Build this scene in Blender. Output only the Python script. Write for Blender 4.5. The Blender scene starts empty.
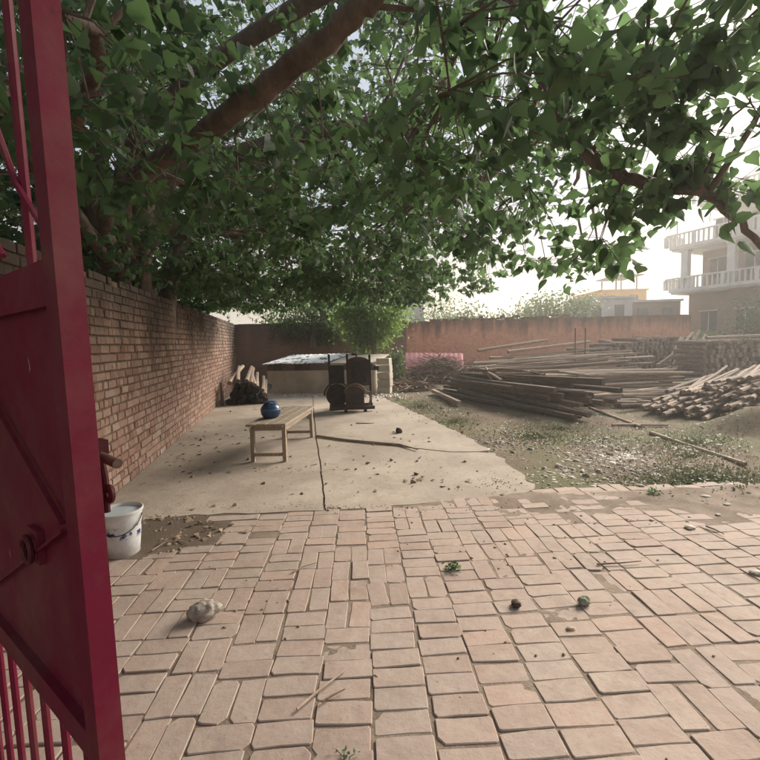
import bpy, bmesh, math, random
import numpy as np
from mathutils import Vector, Matrix, Euler

random.seed(7); RNG = np.random.default_rng(7)
scn = bpy.context.scene
C = scn.collection
R = math.radians

# ------------------------------------------------------------------ camera
CAM_H, PITCH, ROLL, FPX = 1.53, math.atan(35/430), R(1.8), 430/760
fw = Vector((0, math.cos(PITCH), -math.sin(PITCH)))
up0 = Vector((0, math.sin(PITCH), math.cos(PITCH)))
cr = Vector((1, 0, 0))*math.cos(ROLL) - up0*math.sin(ROLL)
cu = Vector((1, 0, 0))*math.sin(ROLL) + up0*math.cos(ROLL)
cam = bpy.data.objects.new('camera', bpy.data.cameras.new('camera'))
C.objects.link(cam); scn.camera = cam
M = Matrix((cr, cu, -fw)).transposed().to_4x4(); M.translation = (0, 0, CAM_H)
cam.matrix_world = M
cam.data.sensor_width = 36; cam.data.lens = 36*FPX
cam.data.clip_start = 0.02; cam.data.clip_end = 3000

# ------------------------------------------------------------------ sky, sun, exposure
SUN_EL, SUN_AZ = R(27), R(48)           # azimuth measured right of the view direction (+Y)
world = bpy.data.worlds.new('World'); scn.world = world; world.use_nodes = True
nt = world.node_tree; nt.nodes.clear()
wo = nt.nodes.new('ShaderNodeOutputWorld'); bg = nt.nodes.new('ShaderNodeBackground')
sky = nt.nodes.new('ShaderNodeTexSky'); sky.sky_type = 'NISHITA'; sky.sun_disc = False
sky.sun_elevation = SUN_EL; sky.sun_rotation = SUN_AZ
sky.air_density = 1.0; sky.dust_density = 5.0; sky.ozone_density = 1.0
bg.inputs['Strength'].default_value = 0.075
# thin, even evening overcast over the clear-sky gradient
wn_ = nt.nodes.new('ShaderNodeTexNoise'); wn_.inputs['Scale'].default_value = 2.2; wn_.inputs['Detail'].default_value = 6; wn_.inputs['Roughness'].default_value = .55
wt = nt.nodes.new('ShaderNodeTexCoord'); wm = nt.nodes.new('ShaderNodeMapping'); wm.inputs['Scale'].default_value = (1, 1, 2.6)
nt.links.new(wt.outputs['Generated'], wm.inputs['Vector']); nt.links.new(wm.outputs[0], wn_.inputs['Vector'])
wr = nt.nodes.new('ShaderNodeMapRange'); wr.inputs['From Min'].default_value = .3; wr.inputs['From Max'].default_value = .7; wr.inputs['To Min'].default_value = .84; wr.inputs['To Max'].default_value = .96
nt.links.new(wn_.outputs['Fac'], wr.inputs['Value'])
wx = nt.nodes.new('ShaderNodeMix'); wx.data_type = 'RGBA'; 
wz = nt.nodes.new('ShaderNodeSeparateXYZ'); nt.links.new(wt.outputs['Generated'], wz.inputs[0])      # cloud layer turns peach towards the horizon
wh = nt.nodes.new('ShaderNodeMapRange'); wh.inputs['From Min'].default_value = .02; wh.inputs['From Max'].default_value = .30
nt.links.new(wz.outputs['Z'], wh.inputs['Value'])
wc = nt.nodes.new('ShaderNodeMix'); wc.data_type = 'RGBA'; wc.inputs[6].default_value = (4.5, 3.55, 2.5, 1); wc.inputs[7].default_value = (3.4, 3.85, 4.5, 1)
nt.links.new(wh.outputs[0], wc.inputs[0]); nt.links.new(wc.outputs[2], wx.inputs[7])
nt.links.new(wr.outputs[0], wx.inputs[0]); nt.links.new(sky.outputs[0], wx.inputs[6]); nt.links.new(wx.outputs[2], bg.inputs['Color']); nt.links.new(bg.outputs[0], wo.inputs['Surface'])
sl = bpy.data.lights.new('sun', 'SUN'); sl.energy = 5.0; sl.angle = R(34); sl.color = (1, .92, .80)
so = bpy.data.objects.new('sun', sl); C.objects.link(so)
sdir = Vector((math.sin(SUN_AZ)*math.cos(SUN_EL), math.cos(SUN_AZ)*math.cos(SUN_EL), math.sin(SUN_EL)))
so.rotation_euler = sdir.to_track_quat('Z', 'Y').to_euler(); so.location = (10, 20, 20)
vs = scn.view_settings
vs.view_transform = 'Standard'; vs.look = 'None'; vs.gamma = 1; vs.exposure = 1.15; vs.use_curve_mapping = False
scn.render.engine = 'CYCLES'

# ------------------------------------------------------------------ helpers
def ray(u, v):                               # author's ruler: photograph pixel -> direction in the place
    a = (u-380)/430; b = (380-v)/430
    return cr*a + cu*b + fw
def G(u, v, z=0.0):
    r = ray(u, v); return Vector((0, 0, CAM_H)) + r*((z-CAM_H)/r.z)
def at(u, v, Y):
    r = ray(u, v); return Vector((0, 0, CAM_H)) + r*(Y/r.y)

class MB:
    def __init__(s): s.v = []; s.f = []; s.m = []; s.a = []
    def face(s, idx, m=0, a=0.0): s.f.append(idx); s.m.append(m); s.a.append(a)
    def box(s, c, size, rot=None, m=0, a=0.0, ch=0.0):
        """box with chamfered edges around its top when ch > 0"""
        hx, hy, hz = size[0]/2, size[1]/2, size[2]/2
        b = len(s.v); c = Vector(c)
        lv = [(-hx, -hy, -hz), (hx, -hy, -hz), (hx, hy, -hz), (-hx, hy, -hz)]
        if ch:
            lv += [(-hx, -hy, hz-ch), (hx, -hy, hz-ch), (hx, hy, hz-ch), (-hx, hy, hz-ch),
                   (-hx+ch, -hy+ch, hz), (hx-ch, -hy+ch, hz), (hx-ch, hy-ch, hz), (-hx+ch, hy-ch, hz)]
        else:
            lv += [(-hx, -hy, hz), (hx, -hy, hz), (hx, hy, hz), (-hx, hy, hz)]
        for p in lv:
            p = Vector(p)
            if rot is not None: p = rot @ p
            s.v.append(tuple(p+c))
        fs = [(3, 2, 1, 0)]
        n = 2 if ch else 1
        for k in range(n):
            o = 4*k
            for i in range(4):
                j = (i+1) % 4
                fs.append((o+i, o+j, o+4+j, o+4+i))
        fs.append((4*n, 4*n+1, 4*n+2, 4*n+3))
        for f in fs: s.face([b+i for i in f], m, a)
    def bar(s, p, q, w, d, up=(0, 0, 1), m=0, a=0.0):
        p = Vector(p); q = Vector(q); x = (q-p); L = x.length; x.normalize()
        y = Vector(up).cross(x)
        if y.length < 1e-4: y = Vector((0, 1, 0)).cross(x)
        y.normalize(); z = x.cross(y)
        s.box((p+q)/2, (L, w, d), Matrix((x, y, z)).transposed(), m, a)
    def tube(s, pts, rad, n=8, m=0, mc=None, cap=True, a=0.0, jit=0.0):
        pts = [Vector(p) for p in pts]
        if not hasattr(rad, '__len__'): rad = [rad]*len(pts)
        b = len(s.v); ref = None
        for i, p in enumerate(pts):
            t = (pts[min(i+1, len(pts)-1)]-pts[max(i-1, 0)]).normalized()
            if ref is None:
                ref = t.orthogonal().normalized()
            ref = (ref - t*ref.dot(t)).normalized(); bi = t.cross(ref)
            for k in range(n):
                an = 2*math.pi*k/n; rr = rad[i]*(1+random.uniform(-jit, jit))
                s.v.append(tuple(p+(ref*math.cos(an)+bi*math.sin(an))*rr))
        for i in range(len(pts)-1):
            for k in range(n):
                k2 = (k+1) % n
                s.face([b+i*n+k, b+i*n+k2, b+(i+1)*n+k2, b+(i+1)*n+k], m, a)
        if cap:
            mc = m if mc is None else mc
            s.face([b+k for k in reversed(range(n))], mc, a)
            s.face([b+(len(pts)-1)*n+k for k in range(n)], mc, a)
    def lathe(s, prof, n=20, c=(0, 0, 0), m=0, rot=None, cap=True):
        b = len(s.v)
        for (r, z) in prof:
            for k in range(n):
                an = 2*math.pi*k/n; p = Vector((r*math.cos(an), r*math.sin(an), z))
                if rot is not None: p = rot @ p
                s.v.append(tuple(p+Vector(c)))
        for i in range(len(prof)-1):
            for k in range(n):
                k2 = (k+1) % n
                s.face([b+i*n+k, b+i*n+k2, b+(i+1)*n+k2, b+(i+1)*n+k], m)
        if cap:
            s.face([b+k for k in reversed(range(n))], m)
            s.face([b+(len(prof)-1)*n+k for k in range(n)], m)
    def prism(s, poly, z0, z1, m=0):
        b = len(s.v); n = len(poly)
        for z in (z0, z1):
            for (x, y) in poly: s.v.append((x, y, z))
        s.face([b+k for k in reversed(range(n))], m); s.face([b+n+k for k in range(n)], m)
        for k in range(n):
            k2 = (k+1) % n; s.face([b+k, b+k2, b+n+k2, b+n+k], m)
    def mesh(s, name, mats, smooth=False, attr=False):
        me = bpy.data.meshes.new(name); me.from_pydata(s.v, [], s.f)
        for mt in (mats if isinstance(mats, (list, tuple)) else [mats]): me.materials.append(mt)
        me.polygons.foreach_set('material_index', s.m)
        if attr:
            at_ = me.attributes.new('rnd', 'FLOAT', 'FACE'); at_.data.foreach_set('value', s.a)
        if smooth: me.polygons.foreach_set('use_smooth', [True]*len(s.f))
        me.update()
        if smooth:
            try: me.set_sharp_from_angle(angle=R(40))
            except Exception: pass
        return me
    def build(s, name, mats, parent=None, smooth=False, attr=False):
        return link(name, s.mesh(name, mats, smooth, attr), parent)

def link(name, me, parent=None):
    o = bpy.data.objects.new(name, me); C.objects.link(o)
    if parent is not None: o.parent = parent
    return o
def tag(o, label=None, cat=None, group=None, kind=None):
    if label: o['label'] = label
    if cat: o['category'] = cat
    if group: o['group'] = group
    if kind: o['kind'] = kind
    return o
def thing(name, label, cat, loc=(0, 0, 0), rz=0.0, group=None):
    o = bpy.data.objects.new(name, None); C.objects.link(o); o.empty_display_size = .1
    o.location = loc; o.rotation_euler = (0, 0, rz)
    return tag(o, label, cat, group)
def npmesh(name, V, F, mat, smooth=False, attr=None):
    """V (n,3), F (m,k) equal-sized polygons"""
    me = bpy.data.meshes.new(name)
    me.vertices.add(len(V)); me.vertices.foreach_set('co', np.asarray(V, np.float32).ravel())
    k = F.shape[1]
    me.loops.add(F.size); me.loops.foreach_set('vertex_index', F.astype(np.int32).ravel())
    me.polygons.add(len(F)); me.polygons.foreach_set('loop_start', np.arange(len(F), dtype=np.int32)*k)
    me.polygons.foreach_set('loop_total', np.full(len(F), k, np.int32))
    for mt in (mat if isinstance(mat, (list, tuple)) else [mat]): me.materials.append(mt)
    if smooth: me.polygons.foreach_set('use_smooth', np.ones(len(F), bool))
    me.update(calc_edges=True)
    if attr is not None:
        a = me.attributes.new('rnd', 'FLOAT', 'FACE'); a.data.foreach_set('value', np.asarray(attr, np.float32))
    return me

# value noise for geometry
_N = np.random.default_rng(3).random((64, 64))
def noise2(x, y):
    x = np.asarray(x, float); y = np.asarray(y, float)
    xi = np.floor(x).astype(int); yi = np.floor(y).astype(int); fx = x-xi; fy = y-yi
    fx = fx*fx*(3-2*fx); fy = fy*fy*(3-2*fy)
    g = lambda i, j: _N[i % 64, j % 64]
    return (g(xi, yi)*(1-fx)+g(xi+1, yi)*fx)*(1-fy)+(g(xi, yi+1)*(1-fx)+g(xi+1, yi+1)*fx)*fy
def fbm(x, y, o=4):
    t = 0; a = .5
    for k in range(o):
        t = t+a*noise2(x*2**k+17*k, y*2**k+5*k); a *= .5
    return t

# ------------------------------------------------------------------ materials
class NT:
    def __init__(s, name):
        s.mat = bpy.data.materials.new(name); s.mat.use_nodes = True
        s.t = s.mat.node_tree; s.t.nodes.clear()
        s.out = s.t.nodes.new('ShaderNodeOutputMaterial')
        s.geo = s.t.nodes.new('ShaderNodeNewGeometry'); s.tc = s.t.nodes.new('ShaderNodeTexCoord')
    def n(s, typ, **kw):
        x = s.t.nodes.new(typ)
        for k, v in kw.items(): setattr(x, k, v)
        return x
    def l(s, a, b): s.t.links.new(a, b)
    def pos(s, space='world', scale=(1, 1, 1), rot=(0, 0, 0)):
        src = s.geo.outputs['Position'] if space == 'world' else s.tc.outputs['Object']
        if tuple(scale) == (1, 1, 1) and tuple(rot) == (0, 0, 0): return src
        m = s.n('ShaderNodeMapping'); m.inputs['Scale'].default_value = scale; m.inputs['Rotation'].default_value = rot
        s.l(src, m.inputs['Vector']); return m.outputs[0]
    def noise(s, vec, scale, detail=5, rough=.55, dist=0.0):
        x = s.n('ShaderNodeTexNoise'); x.inputs['Scale'].default_value = scale
        x.inputs['Detail'].default_value = detail; x.inputs['Roughness'].default_value = rough
        x.inputs['Distortion'].default_value = dist
        s.l(vec, x.inputs['Vector']); return x.outputs['Fac']
    def ramp(s, fac, lo, hi, a=0.0, b=1.0):
        x = s.n('ShaderNodeMapRange'); x.clamp = True
        x.inputs['From Min'].default_value = lo; x.inputs['From Max'].default_value = hi
        x.inputs['To Min'].default_value = a; x.inputs['To Max'].default_value = b
        s.l(fac, x.inputs['Value']); return x.outputs[0]
    def mix(s, fac, a, b, mode='MIX'):
        x = s.n('ShaderNodeMix', data_type='RGBA', blend_type=mode)
        for v, k in ((fac, 0), (a, 6), (b, 7)):
            if isinstance(v, (int, float)): x.inputs[k].default_value = v
            elif isinstance(v, tuple): x.inputs[k].default_value = (*v[:3], 1)
            else: s.l(v, x.inputs[k])
        return x.outputs[2]
    def math(s, op, a, b=None):
        x = s.n('ShaderNodeMath', operation=op)
        for i, v in enumerate((a, b)):
            if v is None: continue
            if isinstance(v, (int, float)): x.inputs[i].default_value = v
            else: s.l(v, x.inputs[i])
        return x.outputs[0]
    def rnd(s):
        oi = s.n('ShaderNodeObjectInfo'); at_ = s.n('ShaderNodeAttribute', attribute_name='rnd')
        return s.math('FRACT', s.math('ADD', oi.outputs['Random'], at_.outputs['Fac']))
    def ramp3(s, fac, stops):
        x = s.n('ShaderNodeValToRGB'); e = x.color_ramp.elements
        while len(e) < len(stops): e.new(.5)
        for i, (p, c) in enumerate(stops): e[i].position = p; e[i].color = (*c, 1)
        s.l(fac, x.inputs[0]); return x.outputs[0]
    def finish(s, col, rough=.9, bump=None, bstr=.3, bdist=.01, spec=.3, metal=0.0, transl=None):
        p = s.n('ShaderNodeBsdfPrincipled')
        if isinstance(col, tuple): p.inputs['Base Color'].default_value = (*col, 1)
        else: s.l(col, p.inputs['Base Color'])
        if isinstance(rough, (int, float)): p.inputs['Roughness'].default_value = rough
        else: s.l(rough, p.inputs['Roughness'])
        p.inputs['Specular IOR Level'].default_value = spec; p.inputs['Metallic'].default_value = metal
        if bump is not None:
            b = s.n('ShaderNodeBump'); b.inputs['Strength'].default_value = bstr; b.inputs['Distance'].default_value = bdist
            s.l(bump, b.inputs['Height']); s.l(b.outputs[0], p.inputs['Normal'])
        if transl is not None:
            t = s.n('ShaderNodeBsdfTranslucent'); mx = s.n('ShaderNodeMixShader'); mx.inputs[0].default_value = transl[1]
            if isinstance(transl[0], tuple): t.inputs[0].default_value = (*transl[0], 1)
            else: s.l(transl[0], t.inputs[0])
            s.l(p.outputs[0], mx.inputs[1]); s.l(t.outputs[0], mx.inputs[2]); s.l(mx.outputs[0], s.out.inputs[0])
        else: s.l(p.outputs[0], s.out.inputs[0])
        return s.mat

def simple(name, c1, c2, scale=6, rough=.85, bump=30, bstr=.3, bdist=.01, rnd=0.0, space='world', stretch=(1, 1, 1), spec=.3, metal=0.0, lo=.35, hi=.65):
    k = NT(name); p = k.pos(space, stretch)
    col = k.mix(k.ramp(k.noise(p, scale), lo, hi), c1, c2)
    if rnd:
        col = k.mix(1.0, col, k.ramp3(k.rnd(), [(0, (1-rnd,)*3), (1, (1+rnd,)*3)]), 'MULTIPLY')
    return k.finish(col, rough, k.noise(p, bump), bstr, bdist, spec, metal)

def mat_paver():
    k = NT('paver_brick'); p = k.pos()
    base = k.ramp3(k.rnd(), [(0, (.28, .195, .16)), (.3, (.35, .25, .205)), (.55, (.32, .255, .22)), (.8, (.37, .275, .23)), (1, (.40, .26, .205))])
    mott = k.noise(p, 22, 6, .65); base = k.mix(k.ramp(mott, .3, .75, 0, .5), base, (.28, .19, .15))
    dust = k.ramp(k.noise(p, 1.7, 6, .6), .38, .62); fine = k.ramp(k.noise(p, 14, 5, .7), .35, .7)
    d = k.math('MULTIPLY', k.math('ADD', k.math('MULTIPLY', dust, .5), .45), k.math('ADD', k.math('MULTIPLY', fine, .6), .4))
    col = k.mix(d, base, (.405, .33, .275))
    col = k.mix(k.ramp(k.noise(p, 2.6, 7, .75, .4), .50, .66, 0, .5), col, (.22, .165, .13))
    col = k.mix(k.ramp(k.noise(p, 32, 5, .75), .56, .70, 0, .45), col, (.20, .14, .105))
    spots = k.ramp(k.noise(p, 60, 3, .6), .68, .75, 0, .6); col = k.mix(spots, col, (.12, .085, .06))
    b = k.math('ADD', k.noise(p, 11, 5, .6), k.math('MULTIPLY', k.noise(p, 110, 3), .2))
    return k.finish(col, .88, b, .38, .012, .25)
def mat_sand():
    k = NT('sandy_soil'); p = k.pos()
    col = k.mix(k.ramp(k.noise(p, 3, 6, .65), .35, .65), (.15, .11, .082), (.29, .225, .175))
    col = k.mix(k.ramp(k.noise(p, 45, 4, .7), .5, .75, 0, .7), col, (.15, .11, .08))
    vd = k.n('ShaderNodeVectorMath', operation='DISTANCE'); k.l(p, vd.inputs[0]); vd.inputs[1].default_value = (-1.95, 3.6, 0)
    dm = k.math('ADD', vd.outputs['Value'], k.math('MULTIPLY', k.noise(p, 5, 5, .7), .7))
    col = k.mix(k.ramp(dm, .75, 1.15, .85, 0), col, (.105, .078, .058))
    return k.finish(col, .95, k.noise(p, 70, 5, .7), .6, .012, .2)
def mat_dirt():
    k = NT('yard_dirt'); p = k.pos()
    col = k.mix(k.ramp(k.noise(p, 1.1, 7, .65), .36, .64), (.135, .095, .065), (.235, .175, .122))
    col = k.mix(k.ramp(k.noise(p, .7, 6, .6, .4), .44, .62, 0, .8), col, (.115, .125, .055))
    col = k.mix(k.ramp(k.noise(p, 25, 5, .75), .52, .72, 0, .75), col, (.10, .078, .055))
    col = k.mix(k.ramp(k.noise(p, 38, 3, .6), .70, .74, 0, .55), col, (.46, .41, .34))
    return k.finish(col, .95, k.noise(p, 22, 7, .75), .8, .03, .2)
def mat_concrete():
    k = NT('worn_concrete'); p = k.pos()
    col = k.mix(k.ramp(k.noise(p, .9, 7, .6, .3), .36, .62), (.285, .233, .19), (.40, .335, .275))
    col = k.mix(k.ramp(k.noise(p, 5, 6, .7), .52, .75, 0, .6), col, (.20, .155, .12))
    col = k.mix(k.ramp(k.noise(p, 17, 5, .75), .50, .70, 0, .45), col, (.25, .20, .155))
    col = k.mix(k.ramp(k.noise(p, 70, 3, .6), .62, .72, 0, .6), col, (.14, .115, .09))
    return k.finish(col, .9, k.math('ADD', k.noise(p, 9, 6, .7), k.math('MULTIPLY', k.noise(p, 90, 4), .4)), .45, .015, .25)
def mat_wallbrick():
    k = NT('wall_brick'); p = k.pos()
    base = k.ramp3(k.rnd(), [(0, (.21, .125, .095)), (.3, (.29, .18, .14)), (.65, (.33, .22, .175)), (.85, (.38, .275, .22)), (1, (.28, .155, .115))])
    base = k.mix(k.ramp(k.noise(p, 28, 6, .65), .35, .7, 0, .55), base, (.16, .085, .06))
    base = k.mix(k.ramp(k.noise(p, 3.2, 6, .65), .5, .68, 0, .45), base, (.40, .335, .28))
    # weather stain: soot and dry moss running down from the wall top in uneven tongues
    sx = k.n('ShaderNodeSeparateXYZ'); k.l(p, sx.inputs[0])
    tongue = k.noise(k.pos('world', (1, 1, .22)), 1.3, 6, .62)
    h = k.math('ADD', sx.outputs['Z'], k.math('MULTIPLY', k.math('SUBTRACT', tongue, .5), 2.6))
    col = k.mix(k.ramp(h, 1.3, 2.2, 0, .88), base, (.060, .048, .040))
    return k.finish(col, .92, k.math('ADD', k.noise(p, 24, 6, .7), k.math('MULTIPLY', k.noise(p, 110, 3), .4)), .7, .012, .2)
def mat_farwall(name, cA, cB, cM, stain, lo, hi, amt):
    k = NT(name); o = k.tc.outputs['Object']
    sx = k.n('ShaderNodeSeparateXYZ'); k.l(o, sx.inputs[0])
    cb = k.n('ShaderNodeCombineXYZ'); k.l(sx.outputs['X'], cb.inputs['X']); k.l(sx.outputs['Z'], cb.inputs['Y'])
    br = k.n('ShaderNodeTexBrick'); k.l(cb.outputs[0], br.inputs['Vector'])
    br.inputs['Scale'].default_value = 1; br.inputs['Brick Width'].default_value = .24; br.inputs['Row Height'].default_value = .09
    br.inputs['Mortar Size'].default_value = .008; br.inputs['Color1'].default_value = (*cA, 1); br.inputs['Color2'].default_value = (*cB, 1)
    br.inputs['Mortar'].default_value = (*cM, 1)
    col = k.mix(k.ramp(k.noise(o, 1.1, 7, .72), .42, .60, 0, .8), br.outputs['Color'], tuple(min(1, q*1.0) for q in cB))
    col = k.mix(k.ramp(k.noise(o, 7, 6, .7), .5, .7, 0, .6), col, (.24, .12, .09))
    st = k.noise(k.pos('object', (1, 1, .13)), 2.2, 6, .68)
    h = k.math('ADD', sx.outputs['Z'], k.math('MULTIPLY', k.math('SUBTRACT', st, .5), 2.0))
    col = k.mix(k.ramp(h, lo, hi, 0, amt), col, stain)
    return k.finish(col, .93, k.math('ADD', br.outputs['Fac'], k.noise(o, 14, 6, .7)), .6, .02, .2)
def mat_gate():
    k = NT('gate_paint'); p = k.pos()
    col = k.mix(k.ramp(k.noise(p, 5, 6, .6), .3, .7), (.135, .005, .024), (.18, .008, .033))
    col = k.mix(k.ramp(k.noise(p, 2.2, 7, .7), .46, .66, 0, .55), col, (.19, .085, .070))
    col = k.mix(k.ramp(k.noise(p, 34, 5, .75), .60, .70, 0, .5), col, (.075, .02, .018))
    scr = k.ramp(k.noise(k.pos('world', (1, 1, .25)), 26, 4, .7), .70, .73, 0, .75)
    col = k.mix(scr, col, (.42, .30, .27))
    return k.finish(col, k.ramp(k.noise(p, 6, 5), .3, .7, .5, .75), k.noise(p, 55, 4), .12, .004, .25)
def mat_wood(name, c1, c2, rnd=.3, sc=(3, 22, 22), rough=.85):
    k = NT(name); o = k.pos('object', sc)
    col = k.mix(k.ramp(k.noise(o, 1.6, 6, .65, .3), .35, .68), c1, c2)
    col = k.mix(1.0, col, k.ramp3(k.rnd(), [(0, (1-rnd,)*3), (1, (1+rnd,)*3)]), 'MULTIPLY')
    return k.finish(col, rough, k.noise(o, 3.5, 6, .7), .6, .012, .25)
def mat_leaf(name, cols, tr, trf=.38, rough=.5):
    k = NT(name); at_ = k.n('ShaderNodeAttribute', attribute_name='rnd')
    n_ = len(cols); col = k.ramp3(at_.outputs['Fac'], [(i/(n_-1), c) for i, c in enumerate(cols)])
    return k.finish(col, rough, None, spec=.35, transl=(tr, trf))

m_paver = mat_paver(); m_sand = mat_sand(); m_dirt = mat_dirt(); m_conc = mat_concrete(); m_wbrick = mat_wallbrick()
m_mortar = simple('mud_mortar', (.10, .068, .05), (.17, .122, .09), 9, .95, 60, .6, .01)
m_gate = mat_gate()
m_rust = simple('rusty_iron', (.10, .055, .04), (.20, .12, .09), 25, .7, 80, .4, .004, metal=.3)
m_gdark = simple('dark_red_iron', (.06, .006, .012), (.10, .015, .02), 20, .5, 80, .2, .003)
m_farL = mat_farwall('back_wall_brown', (.24, .13, .10), (.29, .17, .125), (.17, .13, .10), (.075, .06, .045), 1.5, 2.6, .8)
m_farR = mat_farwall('back_wall_red', (.62, .25, .15), (.70, .34, .22), (.55, .34, .24), (.13, .075, .055), 1.85, 2.5, .92)
m_woodgrey = mat_wood('grey_wood', (.25, .19, .14), (.38, .31, .24), .15)
m_beam = mat_wood('dark_old_timber', (.065, .047, .036), (.165, .12, .088), .5)
m_pole = mat_wood('weathered_pole', (.20, .145, .105), (.38, .285, .215), .45)
m_pole2 = mat_wood('pale_plank', (.28, .21, .16), (.42, .33, .26), .3)
m_end = simple('sawn_end', (.13, .095, .07), (.26, .195, .15), 30, .9, 60, .3, .005, rnd=.45)
m_bark = mat_wood('log_bark', (.10, .064, .045), (.23, .155, .11), .4, (5, 12, 12))
m_black = mat_wood('charred_log', (.012, .011, .010), (.035, .030, .027), .4)
m_treebark = simple('tree_bark', (.12, .085, .07), (.22, .165, .135), 7, .9, 26, .8, .03, stretch=(1, 1, .5))
m_plaster = simple('old_plaster', (.40, .35, .275), (.56, .50, .41), 2.2, .92, 30, .3, .01)
m_mach = simple('greasy_iron', (.014, .012, .011), (.045, .034, .028), 9, .62, 60, .3, .005, metal=.35)
m_machr = simple('rusty_panel', (.035, .022, .018), (.085, .05, .036), 8, .75, 50, .3, .005, metal=.2)
m_stone = simple('grey_stone', (.22, .18, .15), (.40, .35, .30), 14, .9, 50, .6, .012)

# ------------------------------------------------------------------ ground
gx = np.concatenate([np.linspace(-260, -12, 20), np.linspace(-11, 24, 211), np.linspace(26, 260, 20)])
gy = np.concatenate([np.linspace(-260, -6, 20), np.linspace(-5, 28, 199), np.linspace(30, 260, 20)])
X, Y = np.meshgrid(gx, gy)
inner = np.clip((X-1.0-np.maximum(0, 0.0))/2, 0, 1)*np.clip((Y-3.6)/1.5, 0, 1)*np.clip((30-Y)/6, 0, 1)*np.clip((30-X)/8, 0, 1)
Z = -.045 + inner*(fbm(X*.7, Y*.7)-.42)*.13 + inner*(fbm(X*3, Y*3)-.45)*.05
# sand mound at the right edge of the yard
mc = G(748, 430); Z += .42*np.exp(-(((X-mc.x-.35)/.75)**2+((Y-mc.y-.15)/.5)**2))*(1+.25*(fbm(X*3, Y*3)-.45))
V = np.stack([X, Y, Z], -1).reshape(-1, 3); nx = len(gx); ny = len(gy)
ii, jj = np.meshgrid(np.arange(nx-1), np.arange(ny-1)); q = (jj*nx+ii).ravel()
F = np.stack([q, q+1, q+nx+1, q+nx], -1)
tag(link('ground', npmesh('ground', V, F, m_dirt, True)), kind='structure')
def ground_z(x, y):
    i = min(max(np.searchsorted(gx, x)-1, 0), nx-2); j = min(max(np.searchsorted(gy, y)-1, 0), ny-2)
    a = (x-gx[i])/(gx[i+1]-gx[i]); b = (y-gy[j])/(gy[j+1]-gy[j])
    return float((Z[j, i]*(1-a)+Z[j, i+1]*a)*(1-b)+(Z[j+1, i]*(1-a)+Z[j+1, i+1]*a)*b)

# ------------------------------------------------------------------ left wall frame of reference
WX0, WK = -1.92, -.22
wd = Vector((WK, 1, 0)).normalized(); wn = Vector((wd.y, -wd.x, 0))
W0 = Vector((WX0+WK*.9, .9, 0)); WL = (17.0-.9)/wd.y
corner = W0+wd*WL

# ------------------------------------------------------------------ concrete yard: three cast slabs over a thin dirt bed
def poly_uv(pts, z=0): return [(G(u, v, z).x, G(u, v, z).y) for u, v in pts]
front = poly_uv([(96, 522), (150, 519), (195, 515), (250, 513), (300, 511), (325, 510.5)])
frontR = poly_uv([(325, 510.5), (380, 507), (440, 501), (490, 496.5), (525, 492), (536, 488)])
rightE = poly_uv([(536, 488), (520, 472), (500, 457), (478, 443), (455, 431), (430, 419), (405, 408), (388, 400), (376, 394)])
J2 = poly_uv([(316, 438), (345, 442), (380, 445), (420, 449), (450, 452), (478, 452)])
J1 = poly_uv([(316, 438), (319, 455), (321, 472), (323, 490), (325, 510.5)])
J0 = poly_uv([(313, 399), (314, 415), (316, 438)])
def jig(poly, seg=.12, amp=.018):
    out = []
    for (a, b) in zip(poly[:-1], poly[1:]):
        L = math.dist(a, b); n = max(1, int(L/seg))
        for k in range(n):
            t = k/n; out.append((a[0]+(b[0]-a[0])*t+random.uniform(-amp, amp), a[1]+(b[1]-a[1])*t+random.uniform(-amp, amp)))
    out.append(poly[-1]); return out
def off(line, d): # sideways shift
    out = []
    for i, p in enumerate(line):
        a = line[max(i-1, 0)]; b = line[min(i+1, len(line)-1)]
        t = Vector((b[0]-a[0], b[1]-a[1])).normalized(); out.append((p[0]-t.y*d, p[1]+t.x*d))
    return out
random.seed(11)
fj, frj, rj, j0, j1, j2 = jig(front), jig(frontR), jig(rightE, .1, .035), jig(J0, .15, .006), jig(J1, .15, .006), jig(J2, .15, .008)
wallpt = lambda y: (WX0+WK*y+.0, y)
backL = (corner.x+2.2, 16.9); backM = (J0[0][0], 14.6)
yard = thing('concrete_yard', None, None); tag(yard, kind='structure')
def slab(poly, z):
    bm = bmesh.new(); vs_ = [bm.verts.new((x, y, z)) for x, y in poly]
    f = bm.faces.new(vs_)
    if f.normal.z < 0: bmesh.ops.reverse_faces(bm, faces=[f])
    ex = bmesh.ops.extrude_face_region(bm, geom=[f])
    bmesh.ops.translate(bm, verts=[e for e in ex['geom'] if isinstance(e, bmesh.types.BMVert)], vec=(0, 0, -.07))
    bmesh.ops.recalc_face_normals(bm, faces=bm.faces[:])
    me = bpy.data.meshes.new('slab'); bm.to_mesh(me); bm.free(); me.materials.append(m_conc)
    return link('slab', me, yard)
j01 = j0+j1[1:]
slab([wallpt(fj[0][1]+.0)]+fj[:-1]+list(reversed(off(j01, -.010)))+[backM, (-4.6, 15.5), wallpt(15.5)], .003)
slab(off(j1, .010)[::1]+frj[1:]+[p for p in rj if p[1] < J2[-1][1]]+list(reversed(off(j2, -.006)))[:-1], -.001)
slab(list(off(j0, .008))+off(j2, .008)[1:]+[p for p in rj if p[1] > J2[-1][1]+.05]+[(.3, 14.6), backM], .006)
bed = MB(); bed.prism([wallpt(4.2), (1.2, 4.4), (1.1, 7.3), (-.3, 12.8), (-4.3, 14.5), wallpt(14.5)], -.06, -.012)
bed.build('joint_filling', m_mortar, yard)

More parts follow.
